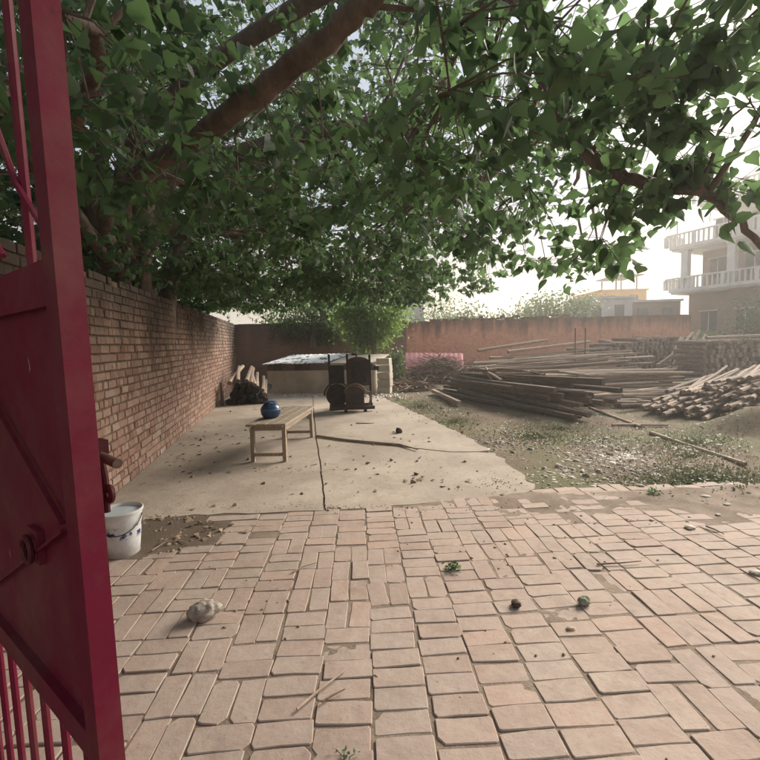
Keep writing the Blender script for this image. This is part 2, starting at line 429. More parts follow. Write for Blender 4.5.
# ------------------------------------------------------------------ brick pavement
PROT = R(2.5); pc, ps = math.cos(PROT), math.sin(PROT)
def p2w(a, b): return (a*pc-b*ps, a*ps+b*pc+0.0)
def w2p(x, y): return (x*pc+y*ps, -x*ps+y*pc)
def pix(x, y, z=0):
    d = Vector((x, y, z-CAM_H)); w = d.dot(fw)
    return 380+430*d.dot(cr)/w, 380-430*d.dot(cu)/w
# courses as the paviour laid them: zones where bricks run away from the gate ('V'), elsewhere across ('H')
VZ = [(105, 588, 190, 628), (150, 562, 226, 594), (228, 596, 292, 630), (286, 545, 402, 616), (112, 706, 214, 775), (176, 655, 236, 716),
      (212, 628, 246, 660), (414, 578, 455, 606), (472, 530, 500, 600), (500, 532, 535, 560), (528, 525, 600, 560), (545, 556, 622, 588),
      (596, 565, 640, 586), (560, 505, 590, 522), (640, 590, 700, 635), (655, 632, 735, 676), (690, 675, 760, 730), (660, 592, 745, 632), (300, 520, 330, 535), (110, 545, 150, 570), (405, 512, 440, 530)]
pav_edge = [(fj[0][0]-.1, fj[0][1])]+[p for p in fj]+frj[1:]
px_ = np.array([p[0] for p in pav_edge]); py_ = np.array([p[1] for p in pav_edge])
PFAR = lambda x: float(np.interp(x, px_, py_, left=py_[0], right=4.35+.0*x)) - .03
random.seed(5)
CELL = .242
bm_var = {}
def paver_mesh(L, W, i):
    k = (round(L, 3), round(W, 3), i)
    if k in bm_var: return bm_var[k]
    b = MB(); H_ = .06; hx, hy = L/2, W/2
    j = lambda s: random.uniform(-s, s)
    base = [(-hx, -hy), (hx, -hy), (hx, hy), (-hx, hy)]
    # outline with worn corners and slightly bowed long sides
    c = [random.uniform(.003, .009) if random.random() < .86 else random.uniform(.015, .035) for _ in range(4)]
    o = [(-hx+c[0], -hy), (j(.03), -hy+random.uniform(-.003, .003)), (hx-c[1], -hy), (hx, -hy+c[1]), (hx, hy-c[2]), (hx-c[2], hy), (j(.03), hy+random.uniform(-.003, .003)), (-hx+c[3], hy), (-hx, hy-c[3]), (-hx, -hy+c[0])]
    o = [(x+j(.004), y+j(.003)) for x, y in o]
    n = 10
    for sc, z in ((1.0, -H_), (1.0, -.0032), (None, -.0004)):
        for (x, y) in o:
            if sc: b.v.append((x, y, z))
            else: b.v.append((x*(1-.007/L), y*(1-.007/W), z+j(.0003)))
    b.v.append((j(.01), j(.01), -.0004))
    for k_ in range(2):
        for q_ in range(n): b.face([k_*n+q_, k_*n+(q_+1) % n, (k_+1)*n+(q_+1) % n, (k_+1)*n+q_])
    for q_ in range(n): b.face([2*n+q_, 2*n+(q_+1) % n, 3*n])
    bm_var[k] = b; return b
bricks = []
for i in range(-22, 26):
    shift = random.uniform(-.06, .06)
    for j in range(2, 26):
        ca, cb = i*CELL+CELL/2, j*CELL+CELL/2+shift
        x, y = p2w(ca, cb)
        if y < 1.05 or y > 5.2: continue
        if x < WX0+WK*y+.15 or x > 5.6: continue
        u, v = pix(x, y)
        isV = any(a <= u <= c_ and b_ <= v <= d_ for a, b_, c_, d_ in VZ)
        if v < 505 and random.random() < .25: isV = True
        if not isV and (u < 110 or u > 740 or v > 790) and random.random() < .35: isV = True
        for s in (-1, 1):
            if isV: a, b_, rz = ca+s*CELL/4, cb, math.pi/2
            else: a, b_, rz = ca, cb+s*CELL/4, 0
            bx, by = p2w(a, b_)
            if by > PFAR(bx): continue
            if math.hypot((bx+2.0)*.8, (by-3.55)*1.25) < .46: continue      # bare mud patch by the bucket
            bricks.append((bx, by, rz))
pav = None
def bedz(x, y):
    n = fbm(x*1.3+4, y*1.3)
    right = np.clip((x-1.9-.35*(4.4-y))/1.6, 0, 1)*np.clip((y-2.6)/1.2, 0, 1)
    far = np.clip((y-3.5)/.5, 0, 1)*np.clip((x-.1)/.5, 0, 1)
    mud = np.exp(-(((x+2.0)*.8)**2+((y-3.55)*1.25)**2)/.22)
    return -.0052+(n-.47)*.005+right*.013+far*.006+mud*.014+(fbm(x*14, y*14, 3)-.44)*.0035
bxs = np.arange(-3.2, 6.0, .03); bys = np.arange(.9, 5.2, .03)
BX, BY = np.meshgrid(bxs, bys); BZ = bedz(BX, BY)
BZ = np.where(BY > np.interp(BX, px_, py_, left=py_[0], right=py_[-1])+.02, -.035+.02*fbm(BX*3, BY*3), BZ)
edge = np.clip((4.55+.25*(fbm(BX*2, BY*2)-.45)-BY)/.35, 0, 1); BZ = BZ*edge+(1-edge)*(-.07)
BZ = np.where(BX < WX0+WK*BY+.05, -.06, BZ)
nbx, nby = len(bxs), len(bys); ii, jj = np.meshgrid(np.arange(nbx-1), np.arange(nby-1)); q = (jj*nbx+ii).ravel()
pav = link('brick_pavement', npmesh('brick_pavement', np.stack([BX, BY, BZ], -1).reshape(-1, 3), np.stack([q, q+1, q+nbx+1, q+nbx], -1), m_sand, True))
tag(pav, kind='structure')
def vis(b):
    u, v = pix(b[0], b[1]); return 60 < u < 790 and v < 800
bricks.sort(key=lambda b: (not vis(b), math.hypot(b[0], b[1])))
LB, WB = .2365, .1160
pm = [paver_mesh(LB, WB, i).mesh('brick', m_paver) for i in range(16)]
rest = MB()
for n, (x, y, rz) in enumerate(bricks):
    rot = Euler((random.gauss(0, .007), random.gauss(0, .007), rz+PROT+random.gauss(0, .026)))
    loc = Vector((x+random.gauss(0, .0045), y+random.gauss(0, .0045), random.gauss(0, .0017)))
    if n < 300:
        o = link('brick', pm[random.randrange(16)], pav); o.location = loc; o.rotation_euler = rot
        o.scale = (random.uniform(.96, 1.015), random.uniform(.95, 1.02), 1)
    else:
        src = paver_mesh(LB, WB, random.randrange(16)); base = len(rest.v); mtx = rot.to_matrix(); a = random.random()
        rest.v += [tuple(mtx @ Vector(p)+loc) for p in src.v]
        for f in src.f: rest.face([base+k for k in f], 0, a)
tag(rest.build('bricks_beyond', m_paver, pav, attr=True), kind='stuff')

# ------------------------------------------------------------------ left brick wall, English bond
wall = thing('brick_wall', 'long brown brick boundary wall with sooty top beside the red gate', 'wall', W0, math.atan2(wd.y, wd.x))
# local frame: x along the wall, -y towards the yard, z up
core = MB(); core.box((WL/2-.1, .13, 1.19), (WL+.2, .24, 2.5)); 
core.v = [(x, y, (z if z < 1 else 2.29+.25*x/WL)) for x, y, z in core.v]; core.build('mortar_core', m_mortar, wall)
random.seed(21)
wb_mesh = {}
def wbrick(L, i):
    k = (L, i)
    if k not in wb_mesh:
        b = MB(); hx, hz, ch = L/2, .0385, .005; j = lambda s=.003: random.uniform(-s, s)
        for (ex, y) in ((0, .05), (0, -.002), (ch, -.010)):
            for (x, z) in ((-hx+ex, -hz+ex), (hx-ex, -hz+ex), (hx-ex, hz-ex), (-hx+ex, hz-ex)):
                b.v.append((x+j(), y+j(.002), z+j()))
        for q_ in range(2):
            for e in range(4): b.face([q_*4+e, q_*4+(e+1) % 4, (q_+1)*4+(e+1) % 4, (q_+1)*4+e])
        b.face([8, 9, 10, 11]); wb_mesh[k] = b
    return wb_mesh[k]
wl = []
NC = 25
for c in range(NC):
    s = -.05 + random.uniform(0, .1)
    header = c % 2 == 0
    while s < WL:
        hd = header if random.random() > .14 else not header
        L = (.106 if hd else .222)
        zc = (c+.5)*(.0935*(1+.09*s/WL))
        if not (c == NC-1 and random.random() < .12): wl.append((s+L/2, zc, L))
        s += L+random.uniform(.009, .015)
def wvis(b):
    p = W0+wd*b[0]; u, v = pix(p.x, p.y, b[1]); return u > 62 and -20 < v
wl.sort(key=lambda b: (not wvis(b), b[0]))
wmesh = {(L, i): wbrick(L, i).mesh('brick', m_wbrick) for L in (.106, .222) for i in range(8)}
rest = MB()
for n, (s, z, L) in enumerate(wl):
    i = random.randrange(8); y = random.gauss(0, .0035); rx = random.gauss(0, .012)
    if n < 300:
        o = link('brick', wmesh[(L, i)], wall); o.location = (s, y, z); o.rotation_euler = (random.gauss(0, .01), rx, random.gauss(0, .012))
    else:
        src = wbrick(L, i); base = len(rest.v); a = random.random(); mtx = Euler((0, rx, random.gauss(0, .012))).to_matrix(); loc = Vector((s, y, z))
        rest.v += [tuple(mtx @ Vector(p)+loc) for p in src.v]
        for f in src.f: rest.face([base+k for k in f], 0, a)
tag(rest.build('brick_courses', m_wbrick, wall, attr=True), kind='stuff')

# ------------------------------------------------------------------ back walls
def farwall(p, q, h0, h1, mat, label, name='brick_wall', notch=.05, seed=1):
    p = Vector((*p, 0)); q = Vector((*q, 0)); d = q-p; L = d.length
    t = thing(name, label, 'wall', p, math.atan2(d.y, d.x)); random.seed(seed)
    b = MB(); n = int(L/.24); xs = [L*k/n for k in range(n+1)]
    # stepped, worn top edge built course-deep
    for k in range(n):
        h = h0+(h1-h0)*(k+.5)/n + (random.choice([0, 0, 0, -1, 0])*.09 if random.random() < notch*6 else 0)+random.uniform(-.012, .012)
        x0, x1 = xs[k], xs[k+1]; base = len(b.v)
        for (y) in (0, .24):
            b.v += [(x0, y, -.1), (x1, y, -.1), (x1, y, h), (x0, y, h)]
        b.face([base, base+1, base+2, base+3]); b.face([base+5, base+4, base+7, base+6]); b.face([base+3, base+2, base+6, base+7])
        b.face([base+1, base+5, base+6, base+2]); b.face([base+4, base, base+3, base+7])
    b.build('wall', mat, t); return t, L
bwP = (corner.x-.1, corner.y+.0); joinP = (1.2, 18.9); endP = (16.9, 23.4)
wB1, L1 = farwall(bwP, joinP, 2.52, 2.55, m_farL, 'mossy brown back wall behind the low shed', seed=3)
wB2, L2 = farwall((joinP[0]+.02, joinP[1]+.1), endP, 2.5, 2.66, m_farR, 'reddish brick back wall with dark stained top behind the timber', seed=4)
random.seed(8)
cop = MB()
x = 1.2
while x < 8.5:
    L = random.choice([.22, .11, .22]); cop.box((x+L/2, .12+random.gauss(0, .01), 2.505+.01*x+.042+random.choice([0, 0, 0, .086])+random.uniform(-.01, .012)), (L, .22, .085), Euler((0, random.gauss(0, .05), random.gauss(0, .06))).to_matrix(), ch=.006)
    x += L+random.choice([.01, .02, .12, .15])
tag(cop.build('coping_bricks', m_farR, wB2), kind='stuff')

# ------------------------------------------------------------------ red gate leaf
gd = Vector((-.81, .59, 0)).normalized(); gate_ang = math.atan2(gd.y, gd.x)
gate = thing('gate_leaf', 'dark crimson sheet metal gate leaf standing open in the left foreground', 'gate', (-.42, .6, 0), gate_ang)
# local x from the free edge to the hinge, local -y ... towards the camera side is +y
GW, GT = 1.55, .034
gy0 = -GT/2
def gp(name, mb, m=m_gate, par=None, smooth=False): return mb.build(name, m, par or gate, smooth)
b = MB(); b.box((.0225, 0, 1.22), (.045, GT, 2.36), ch=.003); gp('stile', b)
b = MB(); b.box((GW-.0225, 0, 1.22), (.045, GT, 2.36), ch=.003); gp('stile', b)
for z0, z1 in ((.04, .085), (.905, .95), (1.60, 1.665), (2.355, 2.40)):
    b = MB(); b.box((GW/2, 0, (z0+z1)/2), (GW-.092, GT-.004, z1-z0)); gp('rail', b)
b = MB(); b.box((GW/2, -.001, 1.275), (GW-.092, .003, .648)); gp('sheet', b)
for k in range(14):
    xx = .10+k*.104
    b = MB(); b.tube([(xx, 0, .086), (xx, 0, .904)], .007, 8); gp('bar', b, smooth=True)
for k in range(7):
    xx = .145+k*.21
    b = MB(); b.tube([(xx, 0, 1.666), (xx, 0, 2.354)], .007, 8); gp('bar', b, smooth=True)
    b = MB(); b.tube([(xx-.10, .008, 1.70+.0), (xx, .010, 1.79), (xx+.10, .008, 1.93)], .005, 6); gp('scroll_bar', b, smooth=True)
    b = MB(); b.tube([(xx-.10, .008, 2.00), (xx, .010, 2.10), (xx+.10, .008, 2.25)], .005, 6); gp('scroll_bar', b, smooth=True)
def gate_uv(u, v):               # where a photographed mark sits on the leaf
    r = ray(u, v); n = Vector((-gd.y, gd.x, 0)); P0 = Vector((-.42, .6, 0))
    t = n.dot(P0-Vector((0, 0, 0)))/n.dot(r); w = Vector((0, 0, CAM_H))+r*t
    return (w-P0).dot(gd), w.z
side = 1 if Vector((-gd.y, gd.x, 0)).dot(Vector((.42, -.6, 0))) > 0 else -1
a0 = gate_uv(70, 521); a1 = gate_uv(14, 425); a2 = gate_uv(0, 582)
a0 = (max(a0[0], .07), a0[1])
fy = side*.010
sl1 = (a1[1]-a0[1])/(a1[0]-a0[0]); xe = min(a0[0]+(1.595-a0[1])/sl1, GW-.1)
b = MB(); b.bar((a0[0], fy, a0[1]), (xe, fy, a0[1]+sl1*(xe-a0[0])), .005, .008, (0, 1, 0)); gp('brace', b)
sl2 = (a2[1]-a0[1])/(a2[0]-a0[0]); xe = min(a0[0]+(.955-a0[1])/sl2, GW-.1)
b = MB(); b.bar((a0[0], fy, a0[1]-.012), (xe, fy, a0[1]+sl2*(xe-a0[0])), .005, .007, (0, 1, 0)); gp('brace', b)
hx_, hz_ = gate_uv(41, 545)
b = MB(); b.tube([(hx_+.022*math.cos(t), side*.020, hz_+.022*math.sin(t)) for t in [k*math.pi*2/18 for k in range(19)]], .005, 8, cap=False); gp('pull_ring', b, m_gdark, smooth=True)
b = MB(); b.box((hx_, side*.006, hz_+.004), (.05, .01, .06)); gp('ring_plate', b)
# sliding bolt on the far face, poking past the free edge
ly = -side*.045
b = MB(); b.tube([(.30, ly, 1.382), (.012, ly, 1.362)], .0075, 12); gp('latch_bolt', b, m_rust, smooth=True)
b = MB(); b.box((.085, ly+side*.006, 1.38), (.03, .036, .022)); gp('bolt_guide', b, m_gdark)
b = MB(); b.tube([(.075, ly, 1.375), (.070, ly-.003*side, 1.33), (.066, ly, 1.275)], .0055, 8); gp('hasp_arm', b, m_gdark, smooth=True)
b = MB(); b.tube([(.052+.011*math.cos(t), ly, 1.308+.011*math.sin(t)) for t in [k*math.pi*2/16 for k in range(17)]], .005, 8, cap=False); gp('hasp_ring', b, m_gdark, smooth=True)
for hz in (.35, 1.25, 2.15):
    b = MB(); b.tube([(GW+.012, 0, hz-.05), (GW+.012, 0, hz+.05)], .014, 10); gp('hinge', b, m_rust, smooth=True)
gpost = MB(); gpost.box((0, 0, 1.25), (.10, .10, 2.5), ch=.01)
gp_ = gpost.build('gate_post', m_gdark); pw = Vector((-.42, .6, 0))+gd*(GW+.085); gp_.location = pw; gp_.rotation_euler = (0, 0, gate_ang)
tag(gp_, 'square iron post carrying the crimson gate leaf', 'post')

# ------------------------------------------------------------------ bucket
bk_p = (G(105, 560)+G(136, 557))/2
m_pail = None
k = NT('pail_plastic'); o_ = k.pos('object')
col = k.mix(k.ramp(k.noise(o_, 9, 5, .6), .4, .7), (.62, .62, .62), (.46, .44, .42))
vz = k.n('ShaderNodeSeparateXYZ'); k.l(o_, vz.inputs[0])
blot = k.ramp(k.noise(o_, 16, 3, .55), .50, .54); band = k.math('MULTIPLY', k.ramp(vz.outputs['Z'], .14, .17), k.ramp(vz.outputs['Z'], .23, .26, 1, 0))
col = k.mix(k.math('MULTIPLY', blot, band), col, (.035, .04, .16))
mud = k.ramp(k.math('ADD', vz.outputs['Z'], k.math('MULTIPLY', k.noise(o_, 14, 5), .12)), .10, .16, .55, 0); col = k.mix(mud, col, (.26, .21, .17))
m_pail = k.finish(col, .5, k.noise(o_, 40), .1, .004, .4)
BS = 1.0
bucket = thing('bucket', 'dirty white plastic bucket with blue print beside the gate edge', 'bucket', (bk_p.x-.035, bk_p.y+.10, -.012))
b = MB(); b.lathe([(.105, 0), (.112, .004), (.147, .335), (.156, .337), (.157, .352), (.150, .356), (.143, .350), (.139, .33), (.106, .012), (.02, .010)], 32); bb = b.build('pail', m_pail, bucket, True)
bb.scale = (BS, BS, BS)
m_lid = simple('bluish_grey_lid', (.36, .42, .44), (.46, .50, .50), 12, .5, 30, .2, .004)
b = MB(); b.lathe([(.02, .326), (.132, .326), (.134, .332), (.10, .335), (.02, .336)], 32); lid = b.build('liquid_surface', m_lid, bucket, True); lid.scale = (BS,)*3
b = MB(); b.tube([(.150*math.sin(t), -.150*math.cos(t)*.85-.012, .325-.13*math.cos(t)) for t in [R(-85)+R(170)*q/16 for q in range(17)]], .0035, 6, cap=True); hb = b.build('handle', m_mach, bucket, True); hb.scale = (BS,)*3
hb.rotation_euler = (0, 0, R(18))

# ------------------------------------------------------------------ bench with blue pot
b0, b1, b2 = G(252, 458), G(287, 462), G(314, 437)
w_ = (b1-b0).normalized(); bl = (b2-b1); ang = math.atan2(bl.y, bl.x)
bench = thing('wooden_bench', 'old grey wooden bench holding the blue pot on the concrete', 'bench', b1, ang)
BLn, BWd, BH = bl.length, .50, .53
for (lx, ly) in ((.03, .03), (.03, BWd-.03), (BLn-.03, .03), (BLn-.03, BWd-.03)):
    b = MB(); b.box((lx, ly, BH/2-.03), (.058, .05, BH-.06), Euler((0, R(2) if lx < .5 else R(-2), 0)).to_matrix(), ch=.004); b.build('leg', m_woodgrey, bench)
for k_ in range(4):
    w1 = BWd/4+.012; y = -.025+(k_+.5)*w1
    b = MB(); b.box((BLn/2+random.uniform(-.01, .01), y, BH-.014+random.uniform(-.002, .002)), (BLn+.12, w1-.008, .028), ch=.004); b.build('plank', m_woodgrey, bench)
for y in (.028, BWd-.028):
    b = MB(); b.box((BLn/2, y, BH-.068), (BLn-.11, .028, .075)); b.build('apron', m_woodgrey, bench)
for x in (.03, BLn-.03):
    b = MB(); b.box((x, BWd/2, BH-.066), (.03, BWd-.115, .07)); b.build('apron', m_woodgrey, bench)
    b = MB(); b.box((x, BWd/2, .10), (.032, BWd-.112, .045)); b.build('stretcher', m_woodgrey, bench)
m_blue = simple('blue_plastic', (.014, .045, .115), (.025, .07, .16), 8, .32, 40, .15, .004, spec=.5)
m_blue2 = simple('pale_blue_plastic', (.10, .16, .24), (.16, .22, .30), 12, .4, 40, .1, .004, spec=.5)
pp = at(271, 417, 6.15)
pot = thing('blue_pot', 'round blue plastic pot with a lid on the bench end', 'pot', (pp.x, pp.y, BH+.001))
b = MB(); b.lathe([(.075, 0), (.105, .012), (.135, .06), (.142, .105), (.132, .155), (.105, .195), (.085, .208)], 28); b.build('body', m_blue, pot, True)
b = MB(); b.lathe([(.088, .206), (.094, .214), (.090, .232), (.055, .246), (.015, .250)], 28); b.build('lid', m_blue, pot, True)
b = MB(); b.tube([(.139*math.cos(t), .139*math.sin(t), .128) for t in [k_*math.pi*2/28 for k_ in range(29)]], .006, 6, cap=False); b.build('rim_band', m_blue2, pot, True)
b = MB(); b.tube([(.0, -.10, .20), (.03, -.13, .235), (.06, -.11, .225)], .008, 8); b.build('handle', m_blue2, pot, True)

# ------------------------------------------------------------------ low shed against the back wall
s0, s1 = G(268, 393), G(334, 393.5)
sd = (s1-s0); sa = math.atan2(sd.y, sd.x)
SX = 3.9
shed = thing('low_shed', 'low plastered shed with leaf-strewn white sheet roof along the back wall', 'shed', s0, sa)
b = MB(); b.box((SX/2, .10, .38), (SX, .16, .76)); b.build('front_wall', m_plaster, shed)
for x in (.08, SX-.08):
    b = MB(); b.box((x, 1.06, .46), (.16, 1.76, .92)); b.build('side_wall', m_plaster, shed)
k_ = 0; x = 0.0
random.seed(4)
while x < SX-.05:
    w = random.uniform(.24, .5); w = min(w, SX-x)
    b = MB(); b.box((x+w/2, .055+random.uniform(-.01, .01), .87+random.uniform(-.01, .01)), (w-.012, .05, .24), ch=.005); b.build('fascia_board', m_beam, shed); x += w
k = NT('white_sheet'); o_ = k.pos('object')
col = k.mix(k.ramp(k.noise(o_, 3.0, 6, .7, .8), .54, .58), (.82, .82, .80), (.12, .10, .08))
m_sheet = k.finish(col, .85, k.noise(o_, 12), .2, .01, .1)
nxs, nys = 60, 14
V = []; 
for j in range(nys+1):
    for i in range(nxs+1):
        x = -.12+(2.35)*i/nxs; y = -.10+1.75*j/nys
        V.append((x+.25*j/nys, y, 1.005+.26*j/nys+.009*math.sin(x*34)+.05*(float(fbm(x*1.7, y*1.7))-.45)))
q = [(j*(nxs+1)+i) for j in range(nys) for i in range(nxs)]
F = np.array([(a, a+1, a+nxs+2, a+nxs+1) for a in q])
ob = link('roof_sheet', npmesh('roof_sheet', np.array(V), F, m_sheet, True), shed)
sm = ob.modifiers.new('thick', 'SOLIDIFY'); sm.thickness = .01
b = MB()
b.box((SX-.75, .8, 1.08), (1.5, 1.7, .05), Euler((R(7), 0, 0)).to_matrix()); b.build('roof_slab', m_plaster, shed)
ye = SX+.28; zz = 0.0
for k_ in range(5):
    b = MB(); b.box((ye+random.uniform(-.03, .03), .2, .11+k_*.225), (.42, .3, .205), Euler((0, random.gauss(0, .02), random.gauss(0, .06))).to_matrix(), ch=.012); b.build('pier_block', m_plaster, shed)

# ------------------------------------------------------------------ machine
mo = G(352, 413); mo = Vector((mo.x, mo.y+.15, .004))
mach = thing('old_machine', 'dark greasy engine machine with upright posts on the concrete', 'machine', mo, R(6))
def mp(name, b, m=m_mach, sm=False): return b.build(name, m, mach, sm)
def hood(b, x0, x1, y0, y1, z0, z1, r):
    n = 8; prof = [(x0, z0)]+[((x0+x1)/2-(x1-x0)/2*math.cos(math.pi*k/n), z1-r+r*math.sin(math.pi*k/n)) for k in range(n+1)]+[(x1, z0)]
    bs = len(b.v); N = len(prof)
    for y in (y0, y1): b.v += [(px, y, pz) for px, pz in prof]
    b.face([bs+k for k in range(N)]); b.face([bs+N+k for k in reversed(range(N))])
    for k in range(N): b.face([bs+(k+1) % N, bs+k, bs+N+k, bs+N+(k+1) % N])
b = MB(); hood(b, -.14, .28, -.10, .34, .12, .60, .14); mp('front_housing', b, m_machr, True)
b = MB(); b.tube([(.07+.235*math.cos(t), -.10, .46+.19*math.sin(t)) for t in [R(-5)+R(190)*q_/14 for q_ in range(15)]], .02, 8); mp('mud_guard', b, m_rust, True)
b = MB(); b.box((.07, -.108, .30), (.30, .014, .26), ch=.004); mp('front_cover', b, m_mach)
b = MB(); hood(b, -.06, .44, .22, .62, .58, 1.26, .10); mp('hood', b, m_machr, True)
b = MB(); b.box((.19, .212, .90), (.34, .014, .46), ch=.004); mp('hood_panel', b)
b = MB(); b.box((-.32, .55, .86), (.34, .40, .44), ch=.02); mp('engine_block', b)
for k_ in range(5):
    b = MB(); b.box((-.32, .345, .70+k_*.08), (.36, .014, .022)); mp('cooling_fin', b)
b = MB(); b.lathe([(.06, -.05), (.26, -.05), (.27, -.03), (.27, .03), (.26, .05), (.06, .05)], 28, (-.33, .42, .36), 0, Euler((R(90), 0, R(8))).to_matrix()); mp('flywheel', b, m_mach, True)
b = MB(); b.tube([(-.33+.31*math.cos(t), .40, .36+.31*math.sin(t)) for t in [R(-10)+R(190)*q_/14 for q_ in range(15)]], .022, 8); mp('wheel_guard', b, m_machr, True)
for (x, y, z0, z1) in ((-.50, .75, 0, 1.34), (-.06, .66, 0, 1.33), (.47, .40, 0, 1.30)):
    b = MB(); b.box((x, y, (z0+z1)/2), (.05, .05, z1-z0)); mp('post', b)
for y in (.0, .55):
    b = MB(); b.box((.0, y, .085), (1.05, .07, .07)); mp('skid', b, m_machr)
for (x, y) in ((-.15, -.06), (.30, -.06), (-.46, .55), (.44, .55)):
    b = MB(); b.box((x, y, .025), (.07, .09, .05)); mp('foot', b)
b = MB(); b.tube([(.16, .45, 1.25), (.16, .45, 1.32), (.05, .45, 1.33)], .03, 10); mp('exhaust_pipe', b, m_machr, True)
b = MB(); b.tube([(.40, .10, .10), (.44, .08, .30), (.43, .06, .44), (.33, .03, .46)], .018, 8); mp('crank_handle', b, m_rust, True)
b = MB(); b.box((.62, .35, .98), (.12, .16, .10), ch=.01); b.bar((.47, .38, .95), (.60, .36, .95), .03, .03); mp('side_filter', b)

# ------------------------------------------------------------------ pole, beam and log makers
def log_mesh(L, r, n=8, segs=4, bark=m_pole, bend=.01, taper=.85, square=False, flat=1.0, end=None):
    b = MB()
    if square:
        b.box((L/2, 0, 0), (L, r*2, r*2*flat), ch=.006)
        b.v = [(x, y+random.uniform(-.004, .004), z+random.uniform(-.004, .004)) for x, y, z in b.v]
        return b.mesh('timber', [bark, end or m_end])
    ph = random.uniform(0, 6.28)
    pts = [(L*k/segs, bend*L*math.sin(ph+2.5*k/segs), bend*L*math.cos(ph*1.7+2.2*k/segs)) for k in range(segs+1)]
    b.tube(pts, [r*(1+(taper-1)*k/segs)*random.uniform(.94, 1.06) for k in range(segs+1)], n, 0, 1, jit=.05)
    return b.mesh('log', [bark, end or m_end], True)
def put(name, me, p, q, label, cat, group, roll=None, scale_to=True):
    """lay a piece with its start at p and its far end towards q"""
    p = Vector(p); q = Vector(q); x = (q-p).normalized(); y = Vector((0, 0, 1)).cross(x).normalized(); z = x.cross(y)
    o = link(name, me); mt = Matrix((x, y, z)).transposed().to_4x4()
    mt = mt @ Matrix.Rotation(random.uniform(0, 6.28) if roll is None else roll, 4, 'X'); mt.translation = p; o.matrix_world = mt
    return tag(o, label, cat, group)

# pile of logs by the left wall: charred butts and pale split lengths
random.seed(31)
lp = G(232, 405)
bl_m = [log_mesh(1.5, random.uniform(.075, .11), 9, 4, m_black, end=m_black) for _ in range(5)]
pl_m = [log_mesh(1.7, random.uniform(.05, .075), 8, 4, m_pole2) for _ in range(5)]
for row, cnt in enumerate((6, 5, 4, 3)):
    for k_ in range(cnt):
        x = lp.x-.12+k_*.20+row*.09+random.uniform(-.03, .03); y = lp.y+.05+random.uniform(-.15, .15); z = .09+row*.145
        put('charred_log', random.choice(bl_m), (x, y, z), (x-.34+random.gauss(0, .18), y+1.5, z+random.gauss(.03, .05)), 'charred black log in the heap at the foot of the left wall', 'log', 'charred logs by the left wall')
for k_, (x, z, dx) in enumerate([(-.05, .66, -.1), (.18, .70, -.15), (.36, .68, -.12), (.52, .62, -.2), (.70, .50, -.25), (.80, .40, -.2), (.62, .55, -.3), (.9, .30, -.25)]):
    y = lp.y+.15+random.uniform(-.1, .15)
    put('split_log', random.choice(pl_m), (lp.x+x, y, z-.04), (lp.x+x+dx*1.4+random.gauss(0, .15), y+1.6, z+random.gauss(.28, .06)), 'pale split log, %s from the left wall on the charred heap' % ['first', 'second', 'third', 'fourth', 'sixth', 'seventh', 'fifth', 'last'][k_], 'log', 'pale logs on the charred heap')
st = MB(); st.box((0, 0, .32), (.07, .05, .64), ch=.01); st = st.build('wooden_stake', m_beam); st.location = (lp.x-.22, lp.y-.12, 0); tag(st, 'short dark stake standing against the left wall by the log heap', 'stake')

# pink sheet leaning on the back wall
m_pink = simple('faded_pink_sheet', (.58, .22, .22), (.66, .32, .30), 3, .7, 20, .15, .01)
c0, c1 = at(405, 372, 17.6), at(465, 370, 17.6)
ps_ = MB(); Lp = c1.x-c0.x; 
V = []
for j in range(3):
    for i in range(41):
        x = Lp*i/40; t = j/2; V.append((x+.06*t, .55*t, .05+1.12*t+.012*math.sin(x*30)-.10*(x/Lp)*t))
F = np.array([(j*41+i, j*41+i+1, (j+1)*41+i+1, (j+1)*41+i) for j in range(2) for i in range(40)])
o = link('pink_sheet', npmesh('pink_sheet', np.array(V), F, m_pink, True)); o.location = (c0.x, 17.75, 0); sm = o.modifiers.new('t', 'SOLIDIFY'); sm.thickness = .008
tag(o, 'faded pink corrugated sheet leaning against the back wall', 'sheet')

# brush heap: one tangle nobody could count
random.seed(41)
def brush(name, cen, rx, ry, hz, n, mats, label, tw=(.5, 1.4), rr=(.008, .02)):
    b = MB()
    for _ in range(n):
        a = random.uniform(0, 6.28); rad = math.sqrt(random.random()); x = rad*rx*math.cos(a); y = rad*ry*math.sin(a)
        z = max(0, hz*(1-rad**1.6))*random.random()+.02; L = random.uniform(*tw)
        an = random.gauss(.15, 1.1); el = random.gauss(0, .25)
        d = Vector((math.cos(an)*math.cos(el), math.sin(an)*math.cos(el), math.sin(el)))*L/2
        c_ = Vector((x, y, z)); p = c_-d; q = c_+d; p.z = max(p.z, .01); q.z = max(q.z, .01)
        md = c_+Vector((random.gauss(0, .06), random.gauss(0, .06), random.gauss(0, .06)))
        b.tube([p, md, q], [random.uniform(*rr), random.uniform(*rr), .005], 5, random.randrange(len(mats)))
    o = b.build(name, mats); o.location = cen; tag(o, label, 'brushwood', kind='stuff'); return o
cb = G(440, 383); brush('brush_heap', (cb.x+.15, cb.y+.9, 0), 1.35, .9, 1.15, 620, [m_bark, m_beam, m_pole], 'dark heap of twigs and brushwood in front of the pink sheet')
cb = G(415, 389); brush('stick_heap', (cb.x-.1, cb.y+.1, 0), .75, .5, .3, 120, [m_pole, m_pole2, m_bark], 'low scatter of sticks left of the brushwood heap', (.5, 1.2), (.012, .025))
cb = G(480, 378); brush('straw_heap', (cb.x, cb.y+.6, 0), 1.0, .6, .8, 240, [m_pole2, m_pole], 'pale tangled branches between brushwood and timber', (.5, 1.2), (.008, .02))

